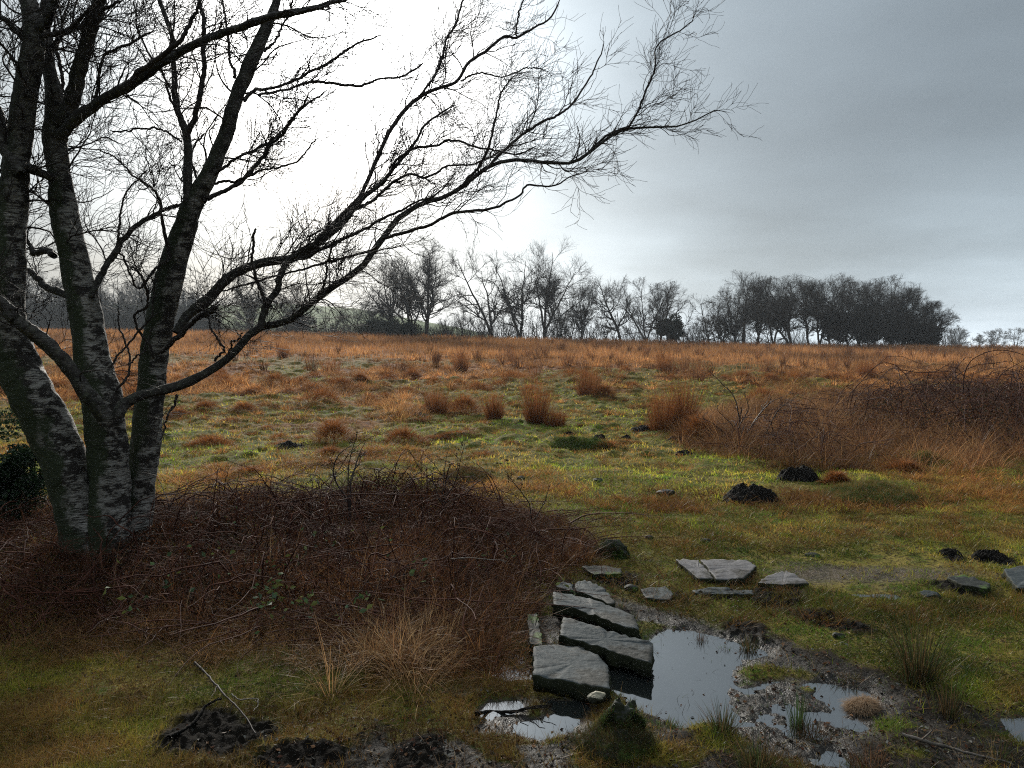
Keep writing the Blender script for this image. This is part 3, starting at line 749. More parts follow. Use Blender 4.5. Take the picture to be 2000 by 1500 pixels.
LIMBS = [
 ([(205,815,24),(165,757,22),(120,702,20),(75,655,20),(35,628,20),(0,590,18),(-60,530,14)], 5.1, 4.7),
 ([(70,60,12),(88,40,13),(104,0,12),(118,-60,9)], 5.1, 5.0),
 ([(42,340,16),(20,300,18),(5,240,17),(-20,180,15),(-60,120,12)], 5.1, 5.3),
 ([(58,85,9),(38,62,9),(10,42,8),(-40,10,6)], 5.1, 4.9),
 ([(30,325,14),(60,330,14),(85,340,12),(125,355,12)], 5.1, 5.35),
 ([(110,280,22),(128,235,22),(145,185,21),(160,135,20),(178,65,20),(192,0,18),(200,-80,14)], 5.35, 5.2),
 ([(120,265,14),(150,235,16),(185,208,14),(225,180,14),(265,160,13),(330,118,11),(390,82,11),(450,56,11),(520,32,11),(590,16,9),(650,2,6),(720,-15,4)], 5.3, 4.5),
 ([(258,162,8),(285,128,8),(330,97,7),(362,66,6),(384,32,5),(400,-20,4)], 4.95, 4.8),
 ([(545,25,5),(600,22,4),(650,8,4),(700,-10,3)], 4.6, 4.4),
 ([(368,405,13),(366,340,12),(365,265,12),(350,228,9),(343,190,9),(341,120,7),(334,60,7),(312,-5,6),(295,-60,4)], 5.7, 5.8),
 ([(366,268,8),(385,215,8),(395,150,7),(398,90,7),(395,40,6),(386,-10,5)], 5.75, 5.9),
 ([(350,228,4),(335,195,4),(318,150,3),(290,110,3),(270,60,2.5),(262,0,2)], 5.75, 5.4),
 ([(458,150,5),(449,130,4),(447,90,4),(440,40,3),(436,-20,3)], 5.8, 5.9),
 ([(476,196,6),(505,182,5),(545,172,4),(600,150,4),(655,115,4),(700,85,3),(745,70,2)], 5.8, 6.4),
 ([(505,184,4),(560,172,3.5),(610,155,4),(650,160,4),(705,165,4),(745,155,3),(795,148,3),(830,120,2)], 5.8, 6.8),
 ([(518,100,4),(545,70,3),(565,30,3),(580,-20,2)], 5.85, 5.9),
 ([(418,340,5),(450,312,4),(500,282,4),(540,265,4),(575,225,3),(605,180,2.5)], 5.7, 5.2),
 ([(405,388,7),(450,362,6),(480,345,6),(510,310,5),(530,275,4),(560,245,3),(600,200,3),(640,175,2)], 5.7, 6.3),
 ([(420,358,4),(470,350,4),(520,330,3),(580,310,2.5),(620,270,2)], 5.7, 5.4),
 ([(345,652,13),(366,620,14),(400,590,15),(442,545,14),(490,520,13),(540,510,12),(580,498,11),(630,462,11),(668,430,10),(700,394,8),(744,355,6),(780,315,5),(812,275,4),(828,243,3.5),(852,225,3),(890,205,2.5)], 5.5, 6.3),
 ([(640,450,8),(680,410,7),(704,378,6),(722,340,6),(757,265,6),(793,211,6),(820,184,5.5),(856,166,5),(897,153,4.5),(915,121,4.5),(951,94,4.5),(987,67,4),(1009,70,3.5),(1045,52,3),(1077,30,2.5),(1098,-10,2)], 6.0, 6.9),
 ([(816,188,4),(838,160,3.5),(861,117,3.5),(866,90,3),(888,45,3),(906,-5,2.5)], 6.3, 6.5),
 ([(560,505,6),(600,498,6),(660,470,5),(720,445,4),(760,420,4),(800,400,3),(850,380,2.5),(890,340,2)], 5.7, 5.4),
 ([(230,815,19),(240,795,18),(268,776,15),(320,762,14),(370,746,13),(420,720,12),(460,688,11),(507,643,12),(560,630,10),(600,600,9),(640,568,9),(700,525,9),(735,480,9),(753,459,8),(771,432,8),(798,410,7.5),(825,396,7),(870,382,6.5),(906,360,6.5),(960,324,6),(1018,313,5),(1072,320,5),(1117,319,5),(1158,292,4.5),(1198,261,4.5),(1230,252,3.5),(1275,247,3),(1320,245,2.5),(1360,235,2),(1395,215,1.6),(1432,222,1)], 5.15, 6.6),
 ([(507,643,11),(520,598,10),(538,572,9),(546,534,9),(567,503,9),(602,480,8),(645,440,6)], 5.3, 5.6),
 ([(502,447,3),(493,464,4),(490,506,4),(504,545,4.5),(521,590,5),(530,600,5)], 5.2, 5.3),
 ([(747,465,5),(798,445,5),(843,427,4.5),(892,405,4.5),(951,400,4),(991,389,3.5),(1023,373,3),(1036,357,3),(1077,360,2.5),(1108,348,2),(1160,330,1.2)], 5.75, 5.4),
 ([(945,335,4.5),(969,310,4.5),(1005,274,4),(1050,243,4),(1086,225,3.5),(1117,198,3),(1149,148,2.5),(1170,110,2),(1180,80,1.3)], 6.0, 6.6),
 ([(1150,298,3.5),(1190,262,3.5),(1225,247,3.5),(1243,216,3),(1257,184,3),(1275,135,2.5),(1284,85,2),(1342,45,1.6),(1360,18,1)], 6.3, 6.5),
 ([(690,405,5),(730,391,4.5),(789,351,4),(843,351,3.5),(880,330,3),(930,325,2.5),(990,290,2)], 6.0, 6.5),
 ([(760,330,4),(798,297,4),(852,283,3.5),(888,274,3.5),(951,288,3),(1000,300,2.5),(1050,285,2)], 6.1, 5.7),
 ([(900,365,4),(930,330,4),(955,290,3.5),(968,240,3),(975,190,2.5),(1000,150,2)], 5.9, 6.0),
 ([(735,482,4),(700,500,4),(650,515,4),(620,520,3.5),(560,540,3),(480,560,3),(430,570,2)], 5.7, 5.9),
 ([(620,590,3.5),(632,550,3.5),(636,510,3),(650,480,3),(690,450,2.5)], 5.5, 5.3),
 ([(310,690,5),(345,660,8),(380,628,7),(410,608,7),(425,600,6)], 5.45, 5.3),
 ([(178,580,9),(196,534,9),(217,496,9),(231,468,8),(273,434,7),(315,413,6),(352,398,6)], 5.3, 5.75),
 ([(230,470,4),(238,420,3),(255,370,2.5),(290,330,2)], 5.4, 5.3),
 ([(330,500,6),(322,440,5),(314,400,4),(300,370,4),(262,345,3),(225,310,2.5),(190,290,2)], 5.6, 5.3),
 ([(335,500,4),(300,530,4),(270,560,3.5),(250,520,3),(235,500,3),(222,496,3)], 5.6, 5.4),
 ([(300,700,4),(262,620,4),(290,590,4),(275,540,4),(255,520,3)], 5.5, 5.3),
 ([(354,275,3),(320,255,3),(290,250,3),(250,262,2.5),(215,255,2)], 5.7, 5.5),
 ([(400,395,4),(385,350,4),(375,300,3),(400,260,3)], 5.7, 6.0),
 ([(205,745,4),(225,700,3),(262,650,3),(290,610,2.5),(300,560,2)], 5.3, 5.5),
 ([(225,762,4),(250,730,3.5),(257,710,3),(247,675,3),(235,635,2.5),(232,600,2)], 5.3, 5.4),
 ([(250,712,3),(275,690,2.5),(290,670,2),(300,640,2)], 5.3, 5.4),
 ([(140,580,12),(95,560,10),(75,545,9),(50,530,7),(20,535,6),(-20,520,5)], 5.35, 5.6),
 ([(105,500,9),(85,485,9),(60,490,8),(50,470,5),(40,450,3)], 5.35, 5.6),
 ([(150,720,9),(110,695,9),(70,660,8),(40,620,6),(0,600,5)], 5.35, 5.7),
 ([(420,705,4),(440,680,3.5),(415,650,3),(400,620,2.5),(395,590,2)], 5.3, 5.2),
 ([(445,700,3),(455,670,2.5),(475,650,2)], 5.3, 5.2),
 ([(345,770,4),(335,800,3),(325,830,2.5),(312,860,2)], 5.3, 5.2),
 ([(85,70,7),(120,62,7),(150,40,6),(178,10,5),(200,-30,4)], 5.1, 4.9),
 ([(90,130,6),(110,75,7),(150,50,6),(200,25,5),(240,0,4)], 5.4, 5.0),
 ([(130,235,5),(180,200,5),(200,110,4),(240,90,4),(300,60,3)], 5.3, 5.1),
 ([(70,190,6),(40,150,5),(15,110,4),(-20,60,4)], 5.1, 4.7),
 ([(125,180,5),(118,120,5),(128,60,4),(135,0,3)], 5.4, 5.6),
 ([(900,158,2.5),(935,140,2.5),(985,150,2),(1030,130,2),(1070,140,1.5)], 6.5, 6.7),
 ([(1009,70,2.5),(1015,35,2.5),(1025,0,2)], 6.7, 6.8),
]
limbs = [line(p, a, b, 60, .014, i, .66) for i, (p, a, b) in enumerate(LIMBS)]
big = [(P, Rr) for (P, Rr), L_ in zip(limbs, LIMBS) if max(q[2] for q in L_[0]) >= 9]
sml = [(P, Rr) for (P, Rr), L_ in zip(limbs, LIMBS) if max(q[2] for q in L_[0]) < 9]
for (P, Rr) in big:
    N = len(P); S = 14; Rr = Rr.copy(); Rr[-2:] *= (.7, .1); V, F = tubes(P[None], Rr[None], S); V = V.reshape(N, S, 3)
    th = np.arange(S)[None]*6.2832/S; s = np.linspace(0, 9, N)[:, None]
    V = P[:, None]+(V-P[:, None])*(1+.10*vn(np.cos(th)*1.5+s*4, np.sin(th)*1.5+s*2, 1)+.08*vn(s*9, th*0+3, 2))[..., None]
    mk('bough', V.reshape(-1, 3), F, None, M_BIRCH, {'thin': np.repeat(np.clip(.80+.3*(.04-Rr)/.04, .72, 1), S)}, True, birch, BT)
for (P, Rr) in sml:
    Rr = Rr.copy(); Rr[-2:] *= (.7, .15); V, F = tubes(P[None], Rr[None], 7)
    mk('branch', V, F, None, M_TWIG, None, True, birch, BT)
g = np.random.default_rng(21)
LP = np.array([P for P, _ in limbs]); LR = np.array([Rr for _, Rr in limbs])
topS = [(P[70:], Rr[70:]) for P, Rr in stemL]
TP = np.array([P for P, _ in topS]); TR = np.array([Rr for _, Rr in topS])
keepL = LP[:, :, 2].max(1) > 0
a1, r1 = grow(LP, LR, 12.5, .66, 13, (.5, 1.1), (.16, 0, .18), .20, .18, .42, .0055, .0020, .3, .10, g, .68)
a1b, r1b = grow(TP, TR, 6, .75, 13, (.7, 1.4), (.10, 0, .12), .20, .0, .35, .008, .0022, .3, .10, g, .3)
# fans of fine twigs hanging in the gap between the stems
lowm = a1b[:, 0, 2] > 1.9
a1 = np.concatenate([a1, a1b[lowm]]); r1 = np.concatenate([r1, r1b[lowm]])
m = (a1[:, 0, 2] > 1.75) | (g.random(len(a1)) < .25); a1, r1 = a1[m], r1[m]
a2, r2 = grow(a1, r1, 13, .44, 10, (.35, .95), (.14, 0, .15), .17, .1, .65, .004, .0019, .5, .10, g, .5)
a3, r3 = grow(a2, r2, 15, .25, 7, (.35, .9), (.12, 0, .14), .15, .1, .8, .0028, .0016, .6, .08, g, .4)
V, F = join([tubes(a1, r1, 4), tubes(a2, r2, 3)])
o = mk('branchlets', V, F, None, M_TWIG, None, True, birch, BT); o['kind'] = 'stuff'
V, F = tubes(a3, r3, 3)
o = mk('twigs', V, F, None, M_TWIG, None, True, birch, BT); o['kind'] = 'stuff'
print('birch twigs', len(a1), len(a2), len(a3))

# ------------------------------------------------------------------ background trees
def bare_tree(px, py, topy, hw, Y, label, seed, stems=None, dens=1.0, lean=0, group='bare trees along the field edge', ivy=None, name='bare_tree', round_=.5, rtr=.021, low=.18):
    """px, py foot in the picture, topy its top, hw half crown width (px), Y distance"""
    g = np.random.default_rng(seed)
    f = P3(px, py, Y); gzv = gz(f[0], f[1]); f[2] = gzv-.15
    s = Y/FPX; h = CZ+(HOR-topy)*s-gzv; hw_ = hw*s
    T = thing(name, label, 'tree', f, group)
    if stems is None: stems = [(lean*.9, 1.0)]
    PP, RR = [], []
    for (dx, hh) in stems:
        n = 14; q = np.linspace(0, 1, n)
        x = dx*1.15*hw_*q**1.2+np.cumsum(g.normal(size=n))*h*.008; yv = np.cumsum(g.normal(size=n))*h*.015
        z = h*hh*.88*q**(.9)
        PP.append(np.c_[x-x[0], yv-yv[0], z]); RR.append(h*rtr*(1-.86*q)/max(1, len(stems))**.35)
    PP = np.array(PP); RR = np.array(RR)
    rmn = .0062*Y/85
    b1, q1 = grow(PP, RR, 34/h*dens/len(stems)**.6, h*.66, 11, (.5, 1.3), (0, 0, .08), .20, low, .6, .2, rmn*2.2, .22, .05, g, .5)
    # branches that would leave the outline stay shorter
    cx = PP[:, -1, 0].mean()*.5; zc, zh = h*.56, h*.47
    def out_(x, z):
        th = np.arctan2(z-zc, x-cx)
        return np.hypot((x-cx)/(hw_*1.62), (z-zc)/zh)/(1+.16*vn(th*2.2+seed*.37, th*0+seed*.11, 1)+.08*vn(th*6+seed, th*0+seed*.3, 2))
    def squash(b):
        for _ in range(4):
            e = np.maximum(out_(b[:, -1, 0], b[:, -1, 2]), np.hypot(b[:, -1, 1]/hw_/1.2, 0))
            k = np.where(e > 1, .62, 1.)[:, None, None]
            b = b[:, :1]+(b-b[:, :1])*k
        b[..., 2] = np.maximum(b[..., 2], .15)
        return b
    b1 = squash(b1)
    b2, q2 = grow(b1, q1, 46/h*dens, h*.22, 7, (.35, .95), (0, 0, .15), .20, .1, .6, .08, rmn*1.5, .4, .06, g, .45); b2 = squash(b2)
    b3, q3 = grow(b2, q2, 75/h*dens, h*.10, 5, (.3, .95), (0, 0, .12), .22, .1, .7, .03, rmn, .6, .06, g, .4); b3 = squash(b3)
    mx_ = int(5600*dens**.5)
    if len(b3) > mx_:
        k = g.choice(len(b3), mx_, False); b3, q3 = b3[k], q3[k]
    V, F = tubes(PP, RR, 8); mk('trunk', V+f, F, None, M_BGW, None, True, T, f)
    V, F = join([tubes(b1, q1, 5), tubes(b2, q2, 4), tubes(b3, q3, 3)]); o = mk('crown', V+f, F, None, M_BGW, None, True, T, f)
    if ivy:
        t0, t1, rad, nl = ivy
        j = g.uniform(t0, t1, nl)*13; i0 = j.astype(int).clip(0, 12); fr = j-i0
        si = g.integers(0, len(PP), nl) if len(ivy) == 4 else None
        C = PP[si, i0]*(1-fr)[:, None]+PP[si, i0+1]*fr[:, None]+g.normal(size=(nl, 3))*rad
        gb = GB(); gb.add(leaves(C+f, g.uniform(.10, .22, nl), cmix([(.02, .032, .012), (.03, .045, .018), (.012, .02, .009)], nl, g), 0, g))
        o = gb.build('ivy', M_LITTER, T, f)
    return T
BG = [
 # px, foot y, top y, half width, Y, stems, dens, extra, label
 (806, 651, 487, 92, 82, [(-.85, .75), (-.45, .9), (.05, 1.), (.3, .8)], 1.05, {}, 'wide bare tree with stems fanning left, behind the bough tip'),
 (833, 651, 470, 50, 83, [(.35, .9), (.1, 1.)], .9, {}, 'bare tree with a curving trunk, second in the skyline row from the left'),
 (960, 650, 482, 54, 84, [(-.9, 1.), (-.3, .85)], .75, {}, 'slim bare tree leaning left beside the gap of sky'),
 (1018, 652, 488, 52, 84, [(-.9, .95), (.1, 1.)], .8, {'ivy': (.12, .62, .22, 1500)}, 'ivy clad bare tree with two stems forming a narrow fork'),
 (1064, 654, 468, 74, 83, [(-.3, .8), (.15, 1.), (.7, .8)], 1.0, {}, 'tallest bare tree on the skyline, fanned open from a low fork'),
 (920, 648, 604, 20, 90, [(-.3, 1.), (.4, .8)], .35, {}, 'small bare sapling tree in the gap of sky'),
 (1100, 655, 590, 30, 92, [(-.4, 1.), (.3, .9)], .5, {}, 'low bare bush behind the foot of the tallest skyline tree'),
 (1134, 655, 556, 54, 88, [(-.2, 1.), (.3, .9)], .9, {'round_': 1.2}, 'round headed dense small tree right of the tallest skyline tree'),
 (1182, 657, 590, 26, 90, [(-.3, 1.), (.2, .9), (.5, .8)], .5, {}, 'thin multi stemmed small tree beside the round headed one'),
 (1212, 658, 530, 46, 84, [(-.9, 1.)], .6, {}, 'slender left leaning bare tree with an upright top'),
 (1262, 660, 540, 70, 82, [(-.7, .8), (-.1, .95), (.5, 1.)], 1.1, {}, 'broad low forked bare tree beside the dark evergreen bush'),
 (1385, 664, 572, 38, 84, [(-.5, 1.), (.3, .8)], .6, {'round_': .2}, 'low spreading bare tree by the bright gap on the right'),
 (1412, 666, 590, 34, 88, [(-.6, .8), (.4, 1.)], .6, {}, 'low bushy bare tree next to the spreading one by the gap'),
 (1453, 668, 530, 42, 82, [(-.1, 1.), (.2, .9)], .9, {'low': .3}, 'straight trunked bare tree at the left end of the right hand copse'),
 (1545, 670, 533, 74, 80, [(-1.0, .7), (-.6, .95), (-.1, 1.)], 1.1, {'rtr': .028}, 'bare tree with a thick trunk leaning hard to the left'),
 (1580, 670, 545, 34, 83, [(.1, 1.), (-.3, .9)], .9, {}, 'upright bare tree just right of the hard leaning trunk'),
 (1620, 670, 538, 58, 82, [(-.3, .9), (.3, 1.)], 1.1, {}, 'tall dense bare tree in the middle of the right hand copse'),
 (1678, 672, 548, 42, 84, [(.0, 1.), (.3, .9), (-.5, .8)], 1.15, {'low': .1}, 'dense grey crowned tree left of the pointed one in the copse'),
 (1738, 672, 540, 46, 84, [(.0, 1.), (-.5, .85), (.4, .8)], 1.3, {'round_': 1.3, 'low': .08}, 'pointed crowned tree near the right end of the copse'),
 (1778, 673, 564, 46, 83, [(.1, 1.), (.5, .85), (-.4, .9)], 1.3, {'low': .06}, 'right end tree of the copse with a steep outer side'),
 (1818, 673, 588, 28, 83, [(.1, 1.), (.5, .8)], 1.4, {'low': .06}, 'short bushy tree closing the right end of the copse'),
 (1600, 671, 548, 44, 86, [(-.2, 1.), (.4, .9)], .9, {}, 'dense bare tree behind the middle of the right hand copse'),
 (1655, 672, 545, 46, 87, [(.2, 1.), (-.4, .9)], 1.0, {'low': .08}, 'tangled dark crowned tree just left of the copse thicket'),
 (1710, 672, 550, 46, 87, [(.1, 1.), (-.5, .9)], 1.0, {'low': .08}, 'dark dense tree directly behind the copse thicket'),
 (1765, 673, 556, 44, 87, [(.2, 1.), (-.3, .9)], 1.0, {'low': .08}, 'dark dense tree between the pointed tree and the right end one'),
 (1412, 666, 572, 44, 86, [(-.7, .9), (.3, 1.), (.9, .7)], .9, {'low': .1}, 'open spreading bare tree filling the gap before the copse'),
 (1436, 667, 552, 40, 88, [(-.4, .9), (.4, 1.)], .9, {}, 'bare tree with an open crown at the left start of the copse'),
 (1480, 669, 545, 40, 86, [(-.3, 1.), (.4, .9)], 1.0, {}, 'bare tree behind the straight trunked one at the copse start'),
 (1510, 669, 542, 44, 87, [(-.2, 1.), (.5, .9)], 1.1, {}, 'bare tree crown left of the hard leaning trunk'),
 (1090, 655, 580, 40, 90, [(-.3, 1.), (.5, .9)], .8, {}, 'mid height bare tree between the tallest and the round headed ones'),
 (1290, 660, 545, 50, 86, [(.1, 1.), (.5, .9)], .9, {}, 'bare tree rising directly behind the dark evergreen bush'),
 (765, 651, 500, 50, 85, [(-.5, 1.), (.1, .9)], .9, {}, 'bare tree standing in the dark hedge left of the wide fanned one'),
 (490, 642, 540, 60, 110, [(-.3, .9), (.4, 1.)], 1.0, {'rtr': .028}, 'spreading oak seen between the birch boughs, left one of two'),
 (575, 640, 556, 62, 105, [(-.6, .8), (.3, 1.)], 1.0, {'rtr': .03}, 'crooked oak with twisting limbs in front of the green hill'),
 (690, 645, 590, 44, 100, [(-.5, .9), (.4, 1.)], .7, {}, 'low bare tree on the dark hedge below the bough'),
 (640, 640, 600, 34, 120, [(-.3, 1.)], .5, {}, 'small bare hedge tree on the green hill'),
 (725, 648, 588, 30, 92, [(-.3, 1.), (.3, .9)], .7, {'ivy': (.1, .9, .5, 1200)}, 'ivy smothered small tree at the end of the dark hedge'),
]
for k, (px, py, ty, hw, Y, st, dn, ex, lab) in enumerate(BG):
    bare_tree(px, py, ty, hw, Y, lab, 500+k, st, dn, **ex)
gl = np.random.default_rng(9)
for k, px in enumerate([868, 900, 945, 990, 1042, 1088, 1118, 1158, 1196, 1236, 1285, 1350, 1372, 1400, 1432, 1475, 1500, 660, 700, 745]):
    py = float(np.interp(px, [600, 800, 1000, 1300, 1500], [644, 650, 654, 661, 669]))
    bare_tree(px+gl.uniform(-6, 6), py, py-gl.uniform(34, 62), gl.uniform(20, 34), 88+gl.uniform(-4, 6), 'one of many alike low bare thorn bushes under the skyline trees', 900+k, [(gl.uniform(-.8, -.2), .9), (gl.uniform(.1, .8), 1.)], .55, group='low thorn bushes under the skyline trees', rtr=.02, low=.05)
for k in range(12):
    px = -30+k*36+gl.uniform(-10, 10); ty = 515+gl.uniform(0, 36)+max(0, (px-260))*.12
    lab = 'hazy bare woodland tree behind the birch stems, one of a row alike'
    bare_tree(px, 640, ty, gl.uniform(36, 55), 135+gl.uniform(-8, 25), lab, 700+k, [(gl.uniform(-.5, 0), .9), (gl.uniform(0, .5), 1.)], .8, group='hazy woodland trees behind the birch', rtr=.024, low=.1)
for k, (px, ty, hw) in enumerate([(1872, 637, 26), (1912, 652, 18), (1945, 642, 24), (1985, 639, 30), (2030, 634, 34)]):
    bare_tree(px, 676, ty, hw, 240, 'far pale hazy bare tree on the right horizon, one of a row alike', 800+k, [(-.3, .9), (.2, 1.)], .8, group='far hazy trees on the right horizon', rtr=.03, low=.05)
# evergreen bushes: holly, ivy and hedge
def bush(px, py, hw, hp, Y, label, seed, n, cols, leaf=.2, name='evergreen_bush', cat='bush', stuff_group=None, twn=60, mat=None):
    g = np.random.default_rng(seed); s = Y/FPX
    f = P3(px, py, Y); f[2] = gz(f[0], f[1])-.05
    T = thing(name, label, cat, f, stuff_group)
    w_, h_ = hw*s, hp*s
    nb = 26; c = g.normal(size=(nb, 3)); c = norm(c)*g.random((nb, 1))**.4*np.array([w_*.7, w_*.5, h_*.36])+np.array([0, 0, h_*.5])
    r = g.uniform(.16, .34, nb)*min(w_, h_)
    i = g.integers(0, nb, n); d = norm(g.normal(size=(n, 3)))*g.random((n, 1))**.33
    C = c[i]+d*r[i][:, None]; C[:, 2] = np.maximum(C[:, 2], .05)
    gb = GB(); gb.add(leaves(C+f, g.uniform(.6, 1.3, n)*leaf, cmix(cols, n, g), 0, g)); gb.build('foliage', mat or M_LITTER, T, f)
    P0 = np.zeros((twn, 8, 3)); e = c[g.integers(0, nb, twn)]*1.15
    q = np.linspace(0, 1, 8)[None, :, None]; P0 = e[:, None]*q+np.cumsum(g.normal(size=(twn, 8, 3)), 1)*h_*.02
    P0[..., 2] = np.maximum(P0[..., 2], 0)
    V, F = tubes(P0, np.full((twn, 8), leaf*.06)*(1.2-np.linspace(0, 1, 8))[None], 4)
    mk('stems', V+f, F, None, M_SAP, None, True, T, f)
DG = [(.014, .022, .010), (.022, .032, .014), (.010, .015, .008)]
bush(1308, 662, 36, 62, 82, 'dark evergreen bush among bare trees left of the bright gap', 1, 9000, DG, .22)
bush(585, 640, 34, 62, 108, 'dark conical evergreen beside the crooked oak', 2, 5000, DG, .3)
bush(780, 654, 48, 38, 81, 'dark hedge bush at the foot of the wide fanned tree', 3, 7000, DG, .2)
bush(730, 652, 46, 38, 83, 'dark hedge bush left of the fanned tree, below the bough', 4, 7000, DG, .2)
bush(1640, 674, 46, 78, 81, 'dark thicket bush filling the left part of the copse foot', 6, 11000, [(.016, .013, .012), (.024, .018, .016)], .2)
bush(1700, 676, 50, 82, 81, 'dark thicket bush filling the middle of the copse foot', 7, 12000, [(.016, .013, .012), (.022, .019, .015)], .2)
bush(1760, 676, 50, 74, 81, 'dark thicket bush filling the right part of the copse foot', 8, 11000, [(.016, .013, .012), (.022, .019, .015)], .2)
bush(1815, 677, 42, 50, 81, 'low dark thicket bush at the right end of the copse foot', 9, 7000, [(.016, .013, .012), (.024, .02, .016)], .2)
bush(30, 1030, 105, 250, 6.4, 'glossy green holly bush behind the leftmost birch stem', 10, 9000, [(.016, .032, .014), (.028, .05, .022), (.01, .02, .009)], .035, 'holly_bush', 'holly', mat=M_LEAF)
bush(112, 740, 30, 60, 6.9, 'small holly sprig showing between two birch stems', 11, 260, [(.03, .055, .02), (.05, .08, .03)], .035, 'holly_sprig', 'holly', twn=20, mat=M_LEAF)
# undergrowth that closes the far wood and the hedge line
def scrub():
    g = np.random.default_rng(31); parts = []
    K = 9000
    px = g.uniform(-120, 430, K); Y = g.uniform(112, 160, K); x = (px-CX)/FPX*Y
    z = H(x, Y, False); n = 5
    hh = g.uniform(1.0, 6.0, K)*(.75+.9*fbm(px*.03, Y*.05, 3, 2))
    P = np.zeros((K, n, 3)); P[:, 0] = np.c_[x, Y, z]
    for i in range(1, n): P[:, i] = P[:, i-1]+np.c_[g.normal(size=K)*.25, g.normal(size=K)*.25, hh/(n-1)]
    parts.append(tubes(P, np.linspace(.06, .02, n)[None].repeat(K, 0), 3))
    K = 3600; px = g.uniform(420, 880, K); Y = g.uniform(84, 100, K); x = (px-CX)/FPX*Y; z = H(x, Y, False); hh = g.uniform(.6, 2.1, K)
    P = np.zeros((K, n, 3)); P[:, 0] = np.c_[x, Y, z]
    for i in range(1, n): P[:, i] = P[:, i-1]+np.c_[g.normal(size=K)*.2, g.normal(size=K)*.2, hh/(n-1)]
    parts.append(tubes(P, np.linspace(.022, .01, n)[None].repeat(K, 0), 3))
    K = 4200; px = g.uniform(860, 1860, K); Y = g.uniform(83, 92, K); x = (px-CX)/FPX*Y; z = H(x, Y, False); hh = g.uniform(.2, 1.2, K)*(1+1.3*(vn(px*.02, px*0, 3) > .1))
    P = np.zeros((K, n, 3)); P[:, 0] = np.c_[x, Y, z]
    for i in range(1, n): P[:, i] = P[:, i-1]+np.c_[g.normal(size=K)*.2, g.normal(size=K)*.2, hh/(n-1)]
    parts.append(tubes(P, np.linspace(.018, .009, n)[None].repeat(K, 0), 3))
    V, F = join(parts); tag(mk('undergrowth', V, F, None, M_BGW), 'dark leafless undergrowth below the far trees', 'undergrowth', kind='stuff')
scrub()
for px in (1335, 1306):
    f = P3(px, 664, 80.5); f[2] = gz(f[0], f[1])
    V, F = tubes(np.array([[f+(0, 0, -.1), f+(0.02, 0, .6), f+(0.03, 0, 1.15), f+(.03, 0, 1.2)]]), np.array([[.06, .06, .055, .01]]), 8)
    tag(mk('fence_post', V, F, None, M_STICK, None, True, None, f), 'thin dark fence post on the skyline %s the bright gap' % ('in' if px == 1335 else 'left of'), 'fence post', 'fence posts on the skyline')

